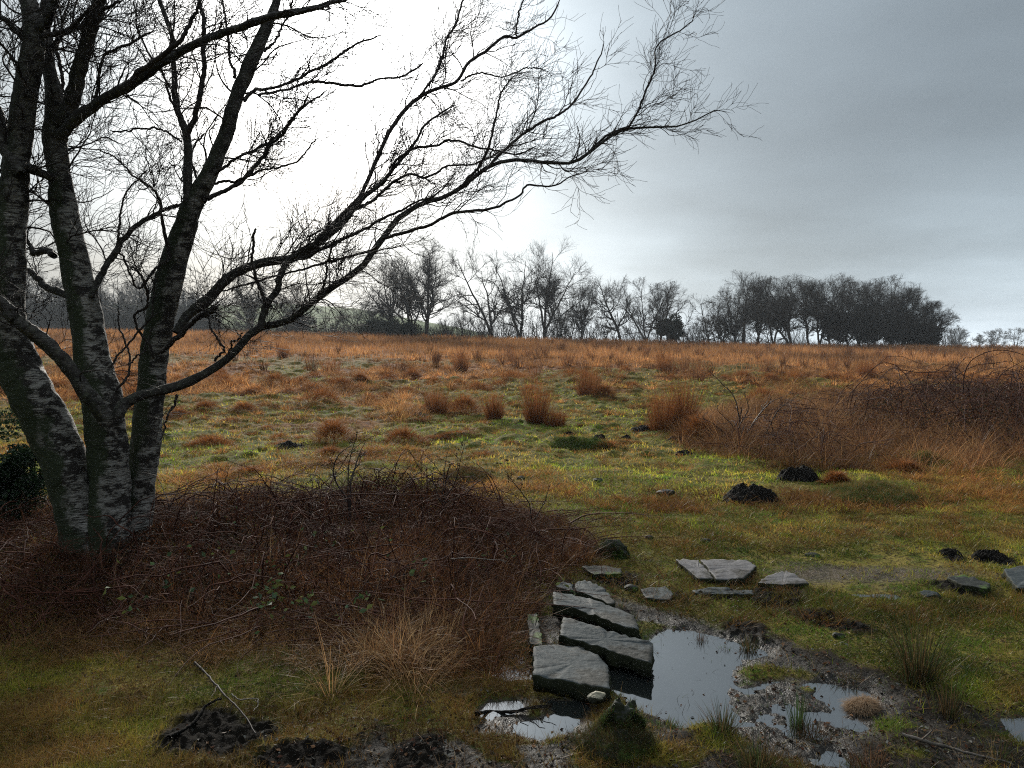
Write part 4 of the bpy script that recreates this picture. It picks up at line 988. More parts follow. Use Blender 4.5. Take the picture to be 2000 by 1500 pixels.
# ------------------------------------------------------------------ bramble thickets
def thicket(name, label, region, nc, hfun, ncane, nleaf, clen, crad, leafs, cols, lsz, seed):
    g = np.random.default_rng(seed)
    lo, hi = region.min(0), region.max(0)
    def pts(n, inset=.0):
        o = np.zeros((0, 2))
        while len(o) < n:
            q = g.uniform(lo, hi, (n*3, 2)); q = q[sdist(q[:, 0], q[:, 1], region) > inset]; o = np.vstack([o, q])
        return o[:n]
    c = region.mean(0); loc = np.array([c[0], c[1], gz(*c)])
    T = thing(name, label, 'brambles', loc)
    q = pts(ncane, .05); n = 11
    z = H(q[:, 0], q[:, 1], False); hm = hfun(q[:, 0], q[:, 1])
    L = clen*g.uniform(.5, 1.3, ncane); az = g.uniform(0, 6.283, ncane)
    stray = g.random(ncane) < .16; L = L*(1+.5*stray)
    th = np.where(stray, g.uniform(.0, .5, ncane), g.uniform(.1, 1.0, ncane)); dth = g.uniform(.9, 2.0, ncane)/n
    P = np.zeros((ncane, n, 3)); P[:, 0] = np.c_[q, z+g.uniform(0, .5, ncane)*hm]
    st = L/(n-1)
    for i in range(1, n):
        P[:, i, 0] = P[:, i-1, 0]+st*np.sin(th)*np.cos(az); P[:, i, 1] = P[:, i-1, 1]+st*np.sin(th)*np.sin(az)
        P[:, i, 2] = P[:, i-1, 2]+st*np.cos(th)
        th = th+dth+g.normal(size=ncane)*.12; az = az+g.normal(size=ncane)*.18
    top = H(P[..., 0].ravel(), P[..., 1].ravel(), False).reshape(P.shape[:2])
    hh = hfun(P[..., 0].ravel(), P[..., 1].ravel()).reshape(P.shape[:2])
    hh = hh*(1+.85*stray[:, None])+.05
    P[..., 2] = np.where(P[..., 2] > top+hh, top+hh+(P[..., 2]-top-hh)*.2, P[..., 2]); P[..., 2] = np.maximum(P[..., 2], top+.01)
    Rr = crad*g.uniform(.5, 1.3, (ncane, 1))*(1+.7*stray[:, None])*(1.1-.8*np.linspace(0, 1, n))[None]
    s1, t1 = grow(P, Rr, 5.5, clen*.22, 5, (.5, 1.2), (0, 0, .15), .25, .1, .6, crad*.5, crad*.28, .5, .05, g, .3)
    V, F = join([tubes(P, Rr, 4), tubes(s1, t1, 3)])
    o = mk('canes', V, F, None, M_CANE, None, True, T, loc); o['kind'] = 'stuff'
    q = pts(nleaf*2); q = q[fbm(q[:, 0]*4, q[:, 1]*4, 3, 5) > g.uniform(-.45, .25, len(q))][:nleaf]; nleaf = len(q); z = H(q[:, 0], q[:, 1], False); hm = hfun(q[:, 0], q[:, 1])
    C = np.c_[q, z+hm*g.random(nleaf)**.7*1.02]
    gb = GB(); gb.add(leaves(C, g.uniform(.5, 1.4, nleaf)*lsz, cmix(cols, nleaf, g, .4), .2, g))
    o = gb.build('dead_leaves', M_LITTER, T, loc); o['kind'] = 'stuff'
    if leafs:
        C = []
        for (px, py, Y, n_, r) in leafs:
            Y = 1.30*FPX/(py-HOR); C.append(P3(px, py, Y)+g.normal(size=(n_, 3))*r)
        C = np.concatenate(C)
        gb = GB(); gb.add(leaves(C, g.uniform(.6, 1.2, len(C))*.042, cmix([(.05, .085, .03), (.035, .06, .03), (.085, .10, .03)], len(C), g), .4, g))
        o = gb.build('green_leaves', M_LEAF, T, loc); o['kind'] = 'stuff'
    return T, pts
def hl(x, y):
    s = sdist(x, y, BRAM)
    return np.maximum(.03, .25*ss(-.05, .7, s)*(.35+.65*ss(1.0, -.8, x))*(.35+.65*ss(-2.9, -1.9, x))*np.clip(.62+1.5*fbm(x*1.5, y*2.2, 4, 2), .12, 1.6))
DEADL = [(.045, .018, .010), (.024, .012, .008), (.075, .027, .012), (.011, .008, .006), (.05, .030, .015), (.11, .05, .022)]
T1, pt1 = thicket('bramble_thicket', 'low dark red brown bramble thicket spreading right from the birch foot', BRAM, 0, hl, 1500, 95000, .75, .0034,
        [(530,1145,5.0,26,.05),(525,1180,4.9,22,.05),(600,1170,4.9,18,.045),(620,1065,5.6,12,.06),(1110,1140,4.9,8,.04),(545,1100,5.3,8,.05),(420,1010,6.2,10,.1),(700,1060,5.8,10,.12),(330,1120,5.2,10,.1),(250,1180,5,12,.05),(820,1120,5,12,.06),(960,1080,5,10,.06),(700,1180,5,14,.05),(440,1090,5,10,.06)], DEADL, .022, 41)
RB = poly_px([(1560,835),(1700,868),(1850,885),(2000,900),(2350,900),(2600,775),(2300,765),(1900,775),(1640,790)])
def hr(x, y):
    s = sdist(x, y, RB)
    return np.maximum(.05, .52*ss(-.1, 1.8, s)*(.5+.5*ss(4.5, 8, x))*np.clip(.7+1.5*fbm(x*.8, y*.8, 4, 2), .15, 1.5))
T2, pt2 = thicket('bramble_thicket', 'tall dark bramble thicket at the right edge of the picture', RB, 0, hr, 1500, 85000, 1.5, .0055, [], [(.05, .022, .013), (.08, .034, .017), (.022, .013, .009), (.04, .032, .015), (.12, .055, .025)], .05, 42)
RC = poly_px([(1370,880),(1480,905),(1600,925),(1700,925),(1690,860),(1620,825),(1450,830)])
def hc(x, y):
    return np.maximum(.05, .17*ss(-.1, .8, sdist(x, y, RC))*(.8+.9*fbm(x*.9, y*.9, 3, 2)))
T3, pt3 = thicket('bramble_thicket', 'thin brown bramble tangle left of the tall right hand thicket', RC, 0, hc, 260, 7000, 1.0, .0042, [(1578,835,12.5,10,.05),(1650,810,13,10,.05)], [(.12, .055, .025), (.08, .035, .018), (.18, .085, .035)], .035, 43)
# dead grass round and through the left thicket
def deadgrass():
    g = np.random.default_rng(51); gb = GB()
    q = []
    reg = poly_px([(-260,1200),(0,1205),(420,1200),(560,1150),(760,1130),(860,1160),(1040,1180),(1045,1290),(960,1350),(700,1330),(420,1310),(120,1290),(-260,1300)])
    lo, hi = reg.min(0), reg.max(0)
    a_ = g.uniform(lo, hi, (1400, 2)); a_ = a_[sdist(a_[:, 0], a_[:, 1], reg) > 0]
    K = len(a_); z = H(a_[:, 0], a_[:, 1], False)
    gb.add(clump_blades(a_[:, 0], a_[:, 1], z, g.uniform(.03, .12, K), g.uniform(.08, .22, K), 42, g, [(.22, .105, .036), (.13, .06, .025), (.30, .17, .065), (.07, .036, .016)], 1.2, .0024, (.3, 1.4)))
    # the paler shaggy tuft in front of the brambles
    c = flat(790, 1300); K = 34; x = c[0]+g.normal(size=K)*.16; y = c[1]+g.normal(size=K)*.14; z = H(x, y, False)
    gb.add(clump_blades(x, y, z, g.uniform(.05, .12, K), g.uniform(.22, .40, K), 40, g, [(.28, .16, .07), (.20, .105, .048), (.36, .24, .12)], 1.2, .0028, (.1, .9)))
    rg = poly_px([(600,1150),(760,1080),(940,1010),(1090,1010),(1150,1060),(1090,1130),(1050,1200),(1030,1290),(880,1330),(620,1290)])
    lo, hi = rg.min(0), rg.max(0); q = g.uniform(lo, hi, (1500, 2)); q = q[sdist(q[:, 0], q[:, 1], rg)+.25*fbm(q[:, 0]*2, q[:, 1]*2, 3, 3) > 0][:520]; z = H(q[:, 0], q[:, 1], False); K = len(q)
    gb.add(clump_blades(q[:, 0], q[:, 1], z, g.uniform(.04, .16, K), g.uniform(.10, .38, K), 44, g, [(.17, .070, .028), (.10, .038, .018), (.26, .125, .045), (.06, .025, .012)], 1.1, .0026, (.1, 1.1)))
    q = pt1(900, .02); z = H(q[:, 0], q[:, 1], False)
    K = len(q); gb.add(clump_blades(q[:, 0], q[:, 1], z, g.uniform(.05, .15, K), g.uniform(.10, .36, K), 24, g, [(.11, .045, .02), (.065, .028, .014), (.17, .08, .034)], .9, .0026, (.1, .9)))
    tag(gb.build('dead_grass', M_GRASS), 'dry brown dead grass along the front of the low bramble thicket', 'dead grass', kind='stuff')
    # single long pale stalks
    gb = GB(); n = 70
    x = g.uniform(-2.6, .2, n); y = g.uniform(3.9, 4.9, n); z = H(x, y, False)
    gb.add(blades(np.c_[x, y, z], g.uniform(.3, .65, n), np.full(n, .0028), g.uniform(-1.2, 1.2, n), g.uniform(.1, .9, n), g.uniform(.1, .8, n), cmix([(.20, .14, .08), (.14, .09, .05)], n, g), 4))
    tag(gb.build('grass_stalks', M_GRASS), 'long thin pale grass stalks leaning before the dark brambles', 'grass', kind='stuff')
deadgrass()

# leaf litter over the mud and turf
def litter():
    g = np.random.default_rng(52); n = 9000
    x, y = sampY(n, 340, 900); z = H(x, y)
    m = (sdist(x, y, MUDP) > -.3) & (z > WL-.002) | (g.random(n) < .12) & (z > WL)
    x, y, z = x[m], y[m], z[m]; n = len(x)
    gb = GB(); gb.add(leaves(np.c_[x, y, z+.004], g.uniform(.008, .03, n), cmix([(.07, .03, .018), (.03, .018, .012), (.012, .010, .008), (.12, .065, .035), (.10, .10, .09)], n, g, .5), .85, g))
    # stalks and rootlets poking out of the mud and shallow water
    K = 2600; x, y = sampY(K*3, 560, 900, .75); m = (sdist(x, y, MUDP) > .02); x, y = x[m][:K], y[m][:K]; z = H(x, y)
    wv_ = z < WL; m = ~wv_ | (g.random(len(x)) < .10); x, y, z = x[m], y[m], z[m]; n = len(x)
    gb.add(blades(np.c_[x, y, z], g.uniform(.02, .07, n), np.full(n, .0024), g.uniform(0, 6.28, n), g.uniform(.3, 1.3, n), g.uniform(-.5, 1.2, n), cmix([(.04, .024, .015), (.015, .012, .010), (.10, .06, .035)], n, g), 3))
    n = 60; x, y = sampY(n*6, 560, 820, .5); m = (H(x, y) < WL-.004) & (x > .1); x, y = x[m][:n], y[m][:n]; n = len(x)
    gb.add(leaves(np.c_[x, y, np.full(n, WL+.003)], g.uniform(.008, .022, n), cmix([(.05, .025, .015), (.02, .014, .01), (.09, .05, .03)], n, g), .95, g))
    n = 46; x, y = sampY(n*6, 560, 820, .5); m = (H(x, y) < WL-.004) & (x > .1); x, y = x[m][:n], y[m][:n]; n = len(x)
    gb.add(blades(np.c_[x, y, np.full(n, WL)], g.uniform(.02, .06, n), np.full(n, .002), g.uniform(0, 6.28, n), g.uniform(.2, 1.4, n), g.uniform(-.5, .9, n), cmix([(.03, .02, .013), (.05, .06, .02)], n, g), 3))
    tag(gb.build('leaf_litter', M_LITTER), 'dead leaf scraps and rootlets lying on the wet mud', 'litter', kind='stuff')
    # small dung and stone crumbs on the turf
litter()

# ------------------------------------------------------------------ slabs and stones
import bmesh
def slab(pts, label, mat, z, thick, seed=0, name='stone_slab', group='slate slabs by the puddle', cat='stone slab'):
    """pts: outline of the top face (px, py); z: a height, or three values z0 + gx*x + gy*y given as heights at three corners"""
    n = len(pts)
    zs = z if hasattr(z, '__len__') else [z]*n
    top = []
    for (a, b), h in zip(pts, zs):
        d = ray(a, b); t_ = (CZ-h)/(-d[2]); top.append(np.array([0, 0, CZ])+d*t_)
    top = np.array(top); c = top.mean(0)
    nrm = np.linalg.svd(top-c)[2][2]; nrm = nrm*np.sign(nrm[2])
    top = top-np.outer((top-c)@nrm, nrm)                      # make it plane
    bm = bmesh.new()
    g = np.random.default_rng(seed)
    # outline with extra, slightly ragged points
    ring = []
    for i in range(n):
        a, b = top[i], top[(i+1) % n]; m = max(2, int(np.linalg.norm(b-a)/.025))
        for k in range(m):
            p = a+(b-a)*k/m
            if k: p = p+(g.normal(size=3)*.0035)
            ring.append(p)
    ring = np.array(ring)
    rows = [(-.0, .985), (-.003, .996), (-.012, 1.0), (-thick*.5, .985), (-thick, 1.01)]
    V = []; cc = c
    nr = len(ring)
    inner = [.0, .35, .7]
    lays = []
    for f in (.25, .5, .75, .9):
        lays.append(cc+(ring-cc)*f)
    for dz, sc in rows:
        r = cc+(ring-cc)*sc+nrm*dz
        if dz < -.03: r = r+g.normal(size=r.shape)*.006
        lays.append(r)
    lays = np.array(lays)
    nz = fbm(lays[..., 0].ravel()*7+seed, lays[..., 1].ravel()*7, 4, seed)*.004
    lays = lays+(nz.reshape(lays.shape[:2])[..., None])*nrm
    V = np.concatenate([[cc], lays.reshape(-1, 3), [cc-nrm*thick]])
    F4 = []; F3 = []
    for k in range(nr): F3.append((0, 1+k, 1+(k+1) % nr))
    for l in range(len(lays)-1):
        for k in range(nr):
            a = 1+l*nr+k; b = 1+l*nr+(k+1) % nr; F4.append((a, a+nr, b+nr, b))
    last = 1+(len(lays)-1)*nr
    for k in range(nr): F3.append((len(V)-1, last+(k+1) % nr, last+k))
    loc = np.array([c[0], c[1], c[2]-thick])
    o = mk(name, V, F4, F3, mat, None, True, None, loc)
    bm.from_mesh(o.data); bmesh.ops.recalc_face_normals(bm, faces=bm.faces); bm.to_mesh(o.data); bm.free()
    return tag(o, label, cat, group)
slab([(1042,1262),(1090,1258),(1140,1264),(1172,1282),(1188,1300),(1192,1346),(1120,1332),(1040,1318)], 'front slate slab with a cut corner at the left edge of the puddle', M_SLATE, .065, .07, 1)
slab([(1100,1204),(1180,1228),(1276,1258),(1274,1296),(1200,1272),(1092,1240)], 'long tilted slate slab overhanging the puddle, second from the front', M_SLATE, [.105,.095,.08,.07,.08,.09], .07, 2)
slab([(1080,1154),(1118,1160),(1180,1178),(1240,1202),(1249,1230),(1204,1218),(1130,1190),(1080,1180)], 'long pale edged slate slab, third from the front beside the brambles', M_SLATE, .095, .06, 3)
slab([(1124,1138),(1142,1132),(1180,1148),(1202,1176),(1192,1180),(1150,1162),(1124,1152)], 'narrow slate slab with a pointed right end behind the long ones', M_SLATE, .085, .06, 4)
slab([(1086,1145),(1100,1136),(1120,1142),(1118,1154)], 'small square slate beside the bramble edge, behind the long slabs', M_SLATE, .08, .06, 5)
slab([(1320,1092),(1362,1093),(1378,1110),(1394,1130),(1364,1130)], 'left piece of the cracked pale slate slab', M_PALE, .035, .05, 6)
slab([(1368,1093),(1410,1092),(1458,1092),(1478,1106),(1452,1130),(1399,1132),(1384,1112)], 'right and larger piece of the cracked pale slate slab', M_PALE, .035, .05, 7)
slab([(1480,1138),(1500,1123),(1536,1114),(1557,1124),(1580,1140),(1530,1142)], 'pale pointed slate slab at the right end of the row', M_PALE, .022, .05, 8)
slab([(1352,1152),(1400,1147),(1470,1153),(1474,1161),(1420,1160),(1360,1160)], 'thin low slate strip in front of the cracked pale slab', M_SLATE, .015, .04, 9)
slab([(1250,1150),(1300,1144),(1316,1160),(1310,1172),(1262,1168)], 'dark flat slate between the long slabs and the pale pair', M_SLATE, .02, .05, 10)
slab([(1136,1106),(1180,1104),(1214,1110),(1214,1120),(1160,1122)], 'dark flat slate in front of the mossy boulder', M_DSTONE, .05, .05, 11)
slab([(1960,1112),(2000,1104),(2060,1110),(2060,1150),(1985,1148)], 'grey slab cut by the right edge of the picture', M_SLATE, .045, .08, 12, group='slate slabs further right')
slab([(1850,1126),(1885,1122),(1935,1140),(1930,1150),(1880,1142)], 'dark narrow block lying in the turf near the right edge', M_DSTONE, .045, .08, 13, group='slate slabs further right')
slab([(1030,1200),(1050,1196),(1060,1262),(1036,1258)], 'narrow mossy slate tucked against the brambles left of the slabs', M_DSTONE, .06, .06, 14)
def heap(px, py, hw, hp, label, mat, seed, name, cat, cols, crumbs=260, group=None, blades_=0):
    b = G(px, py); s = b[1]/FPX; g = np.random.default_rng(seed)
    rx, h = hw*s, hp*s; n = 64; uu = np.linspace(-1.25, 1.25, n); X_, Y_ = np.meshgrid(uu, uu)
    r = np.hypot(X_, Y_)+.22*fbm(X_*1.7+seed, Y_*1.7, 3, seed)
    z = h*np.clip(1-r*r, 0, 1)**.6*(.85+.55*fbm(X_*2.0+seed, Y_*2.0, 3, 2)+.12*fbm(X_*7, Y_*7, 3, 3))+fbm(X_*14, Y_*14, 3, 1)*h*.09*ss(1.15, .9, r)
    z = np.where(r > 1.04, -.06, z)
    cx, cy_ = b[0], b[1]+rx*.6
    gx_, gy_ = cx+X_*rx, cy_+Y_*rx*.8
    zg = H(gx_.ravel(), gy_.ravel(), False).reshape(gx_.shape)
    loc = (cx, cy_, gz(cx, cy_))
    a = (np.arange(n-1)[:, None]*n+np.arange(n-1)[None]).ravel()
    o = mk(name, np.c_[gx_.ravel(), gy_.ravel(), (zg+z).ravel()], np.stack([a, a+1, a+n+1, a+n], 1), None, mat, None, True, None, loc)
    tag(o, label, cat, group)
    gb = GB(); C = []
    q = norm(g.normal(size=(crumbs, 2)))*g.random((crumbs, 1))**.7*1.75; q = q*np.array([[1, .9]])
    ix = np.clip(((q+1.25)/2.5*(n-1)).astype(int), 0, n-1)
    top = zg[ix[:, 1], ix[:, 0]]+np.maximum(z[ix[:, 1], ix[:, 0]], 0)
    C = np.c_[cx+q[:, 0]*rx, cy_+q[:, 1]*rx*.8, top+.003]
    if blades_:
        m = blades_; q = norm(g.normal(size=(m, 2)))*g.random((m, 1))**.5*1.15
        ix = np.clip(((q+1.25)/2.5*(n-1)).astype(int), 0, n-1); top = zg[ix[:, 1], ix[:, 0]]+np.maximum(z[ix[:, 1], ix[:, 0]], 0)
        gb.add(blades(np.c_[cx+q[:, 0]*rx, cy_+q[:, 1]*rx*.8, top-.005], g.uniform(.02, .06, m)*(1+.05*b[1]), np.full(m, .0012*b[1]/3), g.uniform(0, 6.28, m), g.uniform(.1, 1.3, m), g.uniform(0, .9, m), cmix(cols, m, g), 2))
        gb.build('grass_cover', M_GRASS, o, loc)
    else:
        gb.add(leaves(C, g.uniform(.3, 1.2, crumbs)*rx*.075, cmix(cols, crumbs, g), 0, g)); gb.build('crumbs', M_PEAT, o, loc)
def rock(px, py, hw, hp, label, mat, seed, name='boulder', cat='boulder', depth=.8, sink=.35, moss=None, group=None, rug=.08):
    b = G(px, py); s = b[1]/FPX; g = np.random.default_rng(seed)
    bm = bmesh.new(); bmesh.ops.create_icosphere(bm, subdivisions=5, radius=1)
    co_ = np.array([v.co[:] for v in bm.verts])
    # facets: clip against random planes
    for k in range(16):
        d = norm(g.normal(size=3)*np.array([1, 1, .8])); lim = g.uniform(.68, .9)
        e = co_@d; co_ = co_-np.outer(np.clip(e-lim, 0, None)*.85, d)
    r = 1+rug*fbm(co_[:, 0]*3+seed, co_[:, 1]*3+co_[:, 2]*2, 4, seed)+.03*fbm(co_[:, 0]*11, co_[:, 1]*11+co_[:, 2]*9, 3, seed+1)
    co_ = co_*r[:, None]*np.array([hw*s, hw*s*depth, hp*s])
    co_[:, 2] += hp*s*(1-2*sink)*.5
    for v, c in zip(bm.verts, co_): v.co = c
    me = bpy.data.meshes.new(name); bm.to_mesh(me); bm.free(); me.materials.append(mat)
    me.polygons.foreach_set('use_smooth', np.full(len(me.polygons), True))
    o = bpy.data.objects.new(name, me); COL.objects.link(o)
    y0 = b[1]+hw*s*depth*.5; o.location = (b[0], y0, gz(b[0], y0)); o.rotation_euler = (0, 0, g.uniform(-.3, .3))
    tag(o, label, cat, group)
    if moss:
        n = moss; d = norm(g.normal(size=(n, 3))); d[:, 2] = np.abs(d[:, 2])
        idx = g.integers(0, len(co_), n); B = co_[idx]; keep = (B[:, 2] > 0) & (vn(B[:, 0]*14, B[:, 1]*14+B[:, 2]*9, seed) > -.15); B = B[keep]; n = len(B)
        gb = GB(); gb.add(blades(B, g.uniform(.012, .045, n), np.full(n, .004), g.uniform(0, 6.28, n), g.uniform(.1, 1.4, n), g.uniform(0, .8, n), cmix([(.03, .055, .012), (.05, .075, .018), (.02, .03, .012), (.06, .04, .018)], n, g), 2))
        m_ = gb.build('moss', M_GRASS, o)
    return o
rock(1200, 1092, 34, 30, 'dark mossy boulder at the right tip of the bramble thicket', M_DSTONE, 3, moss=3500, rug=.3)
heap(1212, 1482, 74, 30, 'dark mossy mud mound under the stump like boulder at the bottom', M_DSTONE, 85, 'mossy_mound', 'mound', [(.05, .07, .016), (.03, .045, .012), (.10, .06, .025), (.05, .03, .016)], 10, None, 9000)
rock(1215, 1440, 40, 46, 'moss covered stump like boulder at the bottom between the puddles', M_DSTONE, 7, depth=.9, sink=.3, moss=7000, rug=.6)
rock(1168, 1372, 20, 12, 'small cream stone lying on top of the mossy lump by the puddle', M_CREAM, 6, 'small_stone', 'stone', depth=.7, sink=.1).location = P3(1166, 1366, 3.22)
for i, (px, py, w_, h_, lab) in enumerate([
    (1268, 1053, 10, 6, 'small brown stone on the turf behind the mossy boulder'),
    (1379, 1062, 12, 6, 'flat brown stone on the turf above the cracked pale slab'),
    (1590, 1090, 16, 6, 'small dark stone on the turf above the pointed slab'),
    (1303, 966, 20, 7, 'flat grey stone in the green turf left of the largest molehill'),
    (1167, 942, 11, 7, 'small dark round stone in the middle of the turf'),
    (1018, 938, 9, 6, 'small dark stone left of the round one in the turf'),
    (1235, 1158, 16, 9, 'brown stone beside the dark flat slate'),
    (1822, 1168, 24, 9, 'grey stone half sunk in the turf below the narrow block'),
    (1395, 1302, 10, 5, 'tiny wet stone at the right shore of the main puddle'),
    (1640, 1250, 14, 8, 'dark stone at the grassy bank above the shallow water')]):
    rock(px, py, w_, h_, lab, M_SLATE if 'grey' in lab else M_DSTONE, 20+i, 'small_stone', 'stone', group='small stones in the turf')

# ------------------------------------------------------------------ molehills, moss humps
MH = [(1478, 984, 56, 34, 'largest black molehill on the turf, right of centre'), (1566, 942, 40, 30, 'black molehill with a lumpy peak just behind the largest one'),
      (1113, 852, 13, 7, 'small black molehill behind the green moss hump'), (1170, 858, 14, 8, 'small black molehill right of the green moss hump'),
      (1224, 858, 10, 6, 'tiny black molehill halfway to the tall rust rushes'), (1254, 844, 26, 10, 'flat black earth heap at the foot of the tall rust rushes'),
      (1323, 864, 18, 9, 'small black molehill left of the round shaggy tussock'), (1337, 890, 18, 7, 'flat black earth scrape below the round shaggy tussock'),
      (1862, 1088, 24, 10, 'small black earth heap on the turf near the right edge, left one'), (1945, 1094, 34, 11, 'wider black earth heap on the turf near the right edge, right one'),
      (555, 880, 36, 9, 'low black peat patch left of the tall rounded tussock'), (820, 816, 22, 5, 'thin black peat scrape in green turf left of the middle row')]
for i, (px, py, w_, h_, lab) in enumerate(MH):
    heap(px, py, w_, h_, lab, M_PEAT, 60+i, 'molehill', 'molehill', [(.012, .010, .008), (.02, .016, .012)], 900 if w_ > 30 else 300, 'black molehills on the turf')
M_MOSS = simple('moss_ground', (.03, .05, .012), (.07, .09, .02), 30, .95, .01, .1)
MOSSC = [(.045, .085, .016), (.07, .115, .02), (.03, .05, .012), (.10, .12, .03)]
heap(1118, 878, 40, 15, 'green moss covered hump in the middle of the turf', M_MOSS, 80, 'moss_hump', 'moss hump', MOSSC+[(.14, .09, .03)], 10, None, 6000)
heap(1158, 878, 34, 10, 'paler green moss hump touching the right side of the darker one', M_MOSS, 81, 'moss_hump', 'moss hump', MOSSC, 10, None, 4000)
heap(1812, 902, 26, 14, 'bright green moss cushion below the tall right hand thicket', M_MOSS, 82, 'moss_hump', 'moss hump', [(.09, .13, .02), (.06, .10, .015)], 10, None, 2500)
heap(1725, 985, 92, 26, 'low grassy mound with brown grass on its left and moss on top', M_MOSS, 83, 'grassy_mound', 'mound', [(.15, .09, .03), (.08, .10, .02), (.18, .10, .035), (.05, .07, .015)], 10, None, 16000)
heap(905, 938, 56, 11, 'low dark hump of dead grass and moss above the brambles', M_MOSS, 84, 'grassy_mound', 'mound', [(.13, .07, .028), (.05, .055, .016), (.08, .04, .018), (.18, .10, .04)], 10, None, 7000)

# ------------------------------------------------------------------ saplings, shrubs and arching canes
def shrub(name, label, cat, stems, Y, r, seed, mat=M_SAP, dens=9, L=.18, leafn=0, group=None):
    g = np.random.default_rng(seed); Ps, Rs = [], []
    for st in stems:
        p = [(a, b, r*(1-.75*i/(len(st)-1))) for i, (a, b) in enumerate(st)]
        P, _ = line(p, Y, Y+g.uniform(-.25, .25), 26, .01, seed); Rr = r*(1-.75*np.linspace(0, 1, 26))
        Ps.append(P); Rs.append(Rr)
    Ps, Rs = np.array(Ps), np.array(Rs)
    f = Ps[0, 0].copy(); f[2] = gz(f[0], f[1]); Ps[:, 0, 2] = np.minimum(Ps[:, 0, 2], f[2]-.02)
    T = thing(name, label, cat, f, group)
    V, F = tubes(Ps, Rs, 6); mk('stem', V, F, None, mat, None, True, T, f)
    a_, b_ = grow(Ps, Rs, dens, L, 7, (.4, 1.1), (0, 0, .12), .2, .1, .6, r*.5, r*.16, .4, .05, g, .4)
    c_, d_ = grow(a_, b_, 10, L*.4, 4, (.4, 1.1), (0, 0, .1), .2, .1, .7, r*.3, r*.14, .6, .05, g, .4)
    V, F = join([tubes(a_, b_, 4), tubes(c_, d_, 3)]); mk('twigs', V, F, None, mat, None, True, T, f)
    if leafn:
        i = g.integers(0, len(a_), leafn); j = g.integers(2, 7, leafn)
        gb = GB(); gb.add(leaves(a_[i, j]+g.normal(size=(leafn, 3))*.01, g.uniform(.012, .03, leafn), cmix([(.05, .028, .018), (.03, .03, .016)], leafn, g), 0, g)); gb.build('leaves', M_LITTER, T, f)
shrub('bare_sapling', 'bare dark sapling with upright shoots in the middle of the low brambles', 'sapling', [[(684,1010),(684,960),(686,904),(698,848)],[(684,950),(700,900),(716,862)],[(684,985),(650,930),(660,890),(690,868)]], 6.3, .009, 1, leafn=90, group='bare saplings in the brambles')
shrub('bare_sapling', 'thinner bare sapling right of the first in the brambles, by the dark hump', 'sapling', [[(864,1010),(864,976),(868,930),(876,872)],[(866,975),(888,935),(908,862)],[(864,985),(845,940),(850,900)]], 6.3, .007, 2, leafn=60, group='bare saplings in the brambles')
shrub('bare_sapling', 'low bare twiggy sapling at the right end of the low brambles', 'sapling', [[(1040,1020),(1030,980),(1000,940),(985,915)],[(1040,1020),(1060,985),(1075,945)]], 6.0, .006, 3, leafn=50, group='bare saplings in the brambles')
shrub('bare_sapling', 'low bare twigs at the left edge of the turf beside the birch foot', 'sapling', [[(330,990),(320,960),(310,935)],[(330,990),(345,960),(352,940)]], 6.2, .005, 4, group='bare saplings in the brambles')
shrub('bare_shrub', 'spiny bare shrub with arching stems right of the round shaggy tussock', 'shrub', [[(1452,875),(1448,840),(1435,780),(1410,750),(1385,725)],[(1452,875),(1470,830),(1500,790),(1530,775)],[(1450,875),(1420,850),(1390,825),(1360,815)],[(1452,875),(1490,850),(1520,800),(1560,770)],[(1452,875),(1440,840),(1460,800),(1455,770)],[(1452,875),(1430,830),(1400,800)]], 11.8, .014, 5, dens=8, L=.32, leafn=160)
shrub('bare_shrub', 'sprawling bare shrub with pale bent twigs in the brown growth', 'shrub', [[(1560,900),(1545,870),(1510,850),(1480,845)],[(1560,900),(1580,860),(1640,845)],[(1560,905),(1600,870),(1610,840)],[(1560,905),(1555,872),(1540,858)]], 10.6, .010, 6, dens=7, L=.25, leafn=60)
def cane(pts, Y0, Y1, label, r, seed, name='bramble_cane', mat=M_CANE, cat='bramble cane', twg=True, group=None):
    P, Rr = line([(a, b, 1) for a, b in pts], Y0, Y1, 40, .004, seed); Rr = r*(1-.6*np.linspace(0, 1, 40))
    f = P[0].copy()
    parts = [tubes(P[None], Rr[None], 6)]
    if twg:
        g = np.random.default_rng(seed); a_, b_ = grow(P[None], Rr[None], 7, .12, 5, (.5, 1.2), (0, 0, .1), .2, .1, .5, r*.5, r*.2, .5, .05, g, .3); parts.append(tubes(a_, b_, 4))
    V, F = join(parts)
    tag(mk(name, V, F, None, mat, None, True, None, f), label, cat, group)
cane([(1880,770),(1884,728),(1905,698),(1950,684),(2000,694),(2060,730)], 12.6, 12.2, 'long bramble cane arching highest above the right hand thicket', .011, 1, group='single arching canes')
cane([(1760,722),(1800,728),(1860,726),(1890,736),(1940,760)], 12.8, 12.4, 'flat bramble cane reaching left from the top of the right hand thicket', .009, 2, group='single arching canes')
cane([(460,1010),(540,985),(640,968),(740,965),(840,968),(900,985),(935,1020),(945,1060)], 5.9, 5.7, 'long cane arching across the middle of the low brambles', .006, 3, group='single arching canes')
cane([(560,1100),(640,1085),(720,1070),(790,1066),(850,1085),(880,1110)], 4.6, 4.5, 'lower reddish cane arching in front of the long one', .005, 4, group='single arching canes')
cane([(1095,1110),(1100,1060),(1112,1035),(1135,1032),(1158,1050),(1172,1090),(1176,1130)], 5.2, 4.9, 'pale cane curving over the slabs at the bramble end', .004, 5, group='single arching canes')
cane([(1040,1200),(1035,1160),(1060,1130),(1120,1165),(1180,1160)], 4.8, 4.5, 'thin bramble runner crossing the top of the slate slabs', .0035, 6, group='single arching canes')
cane([(880,1092),(920,1090),(960,1092),(990,1096)], 4.5, 4.5, 'short pale dead twig lying level on the low brambles', .004, 7, 'dead_twig', M_STICK, 'twig')
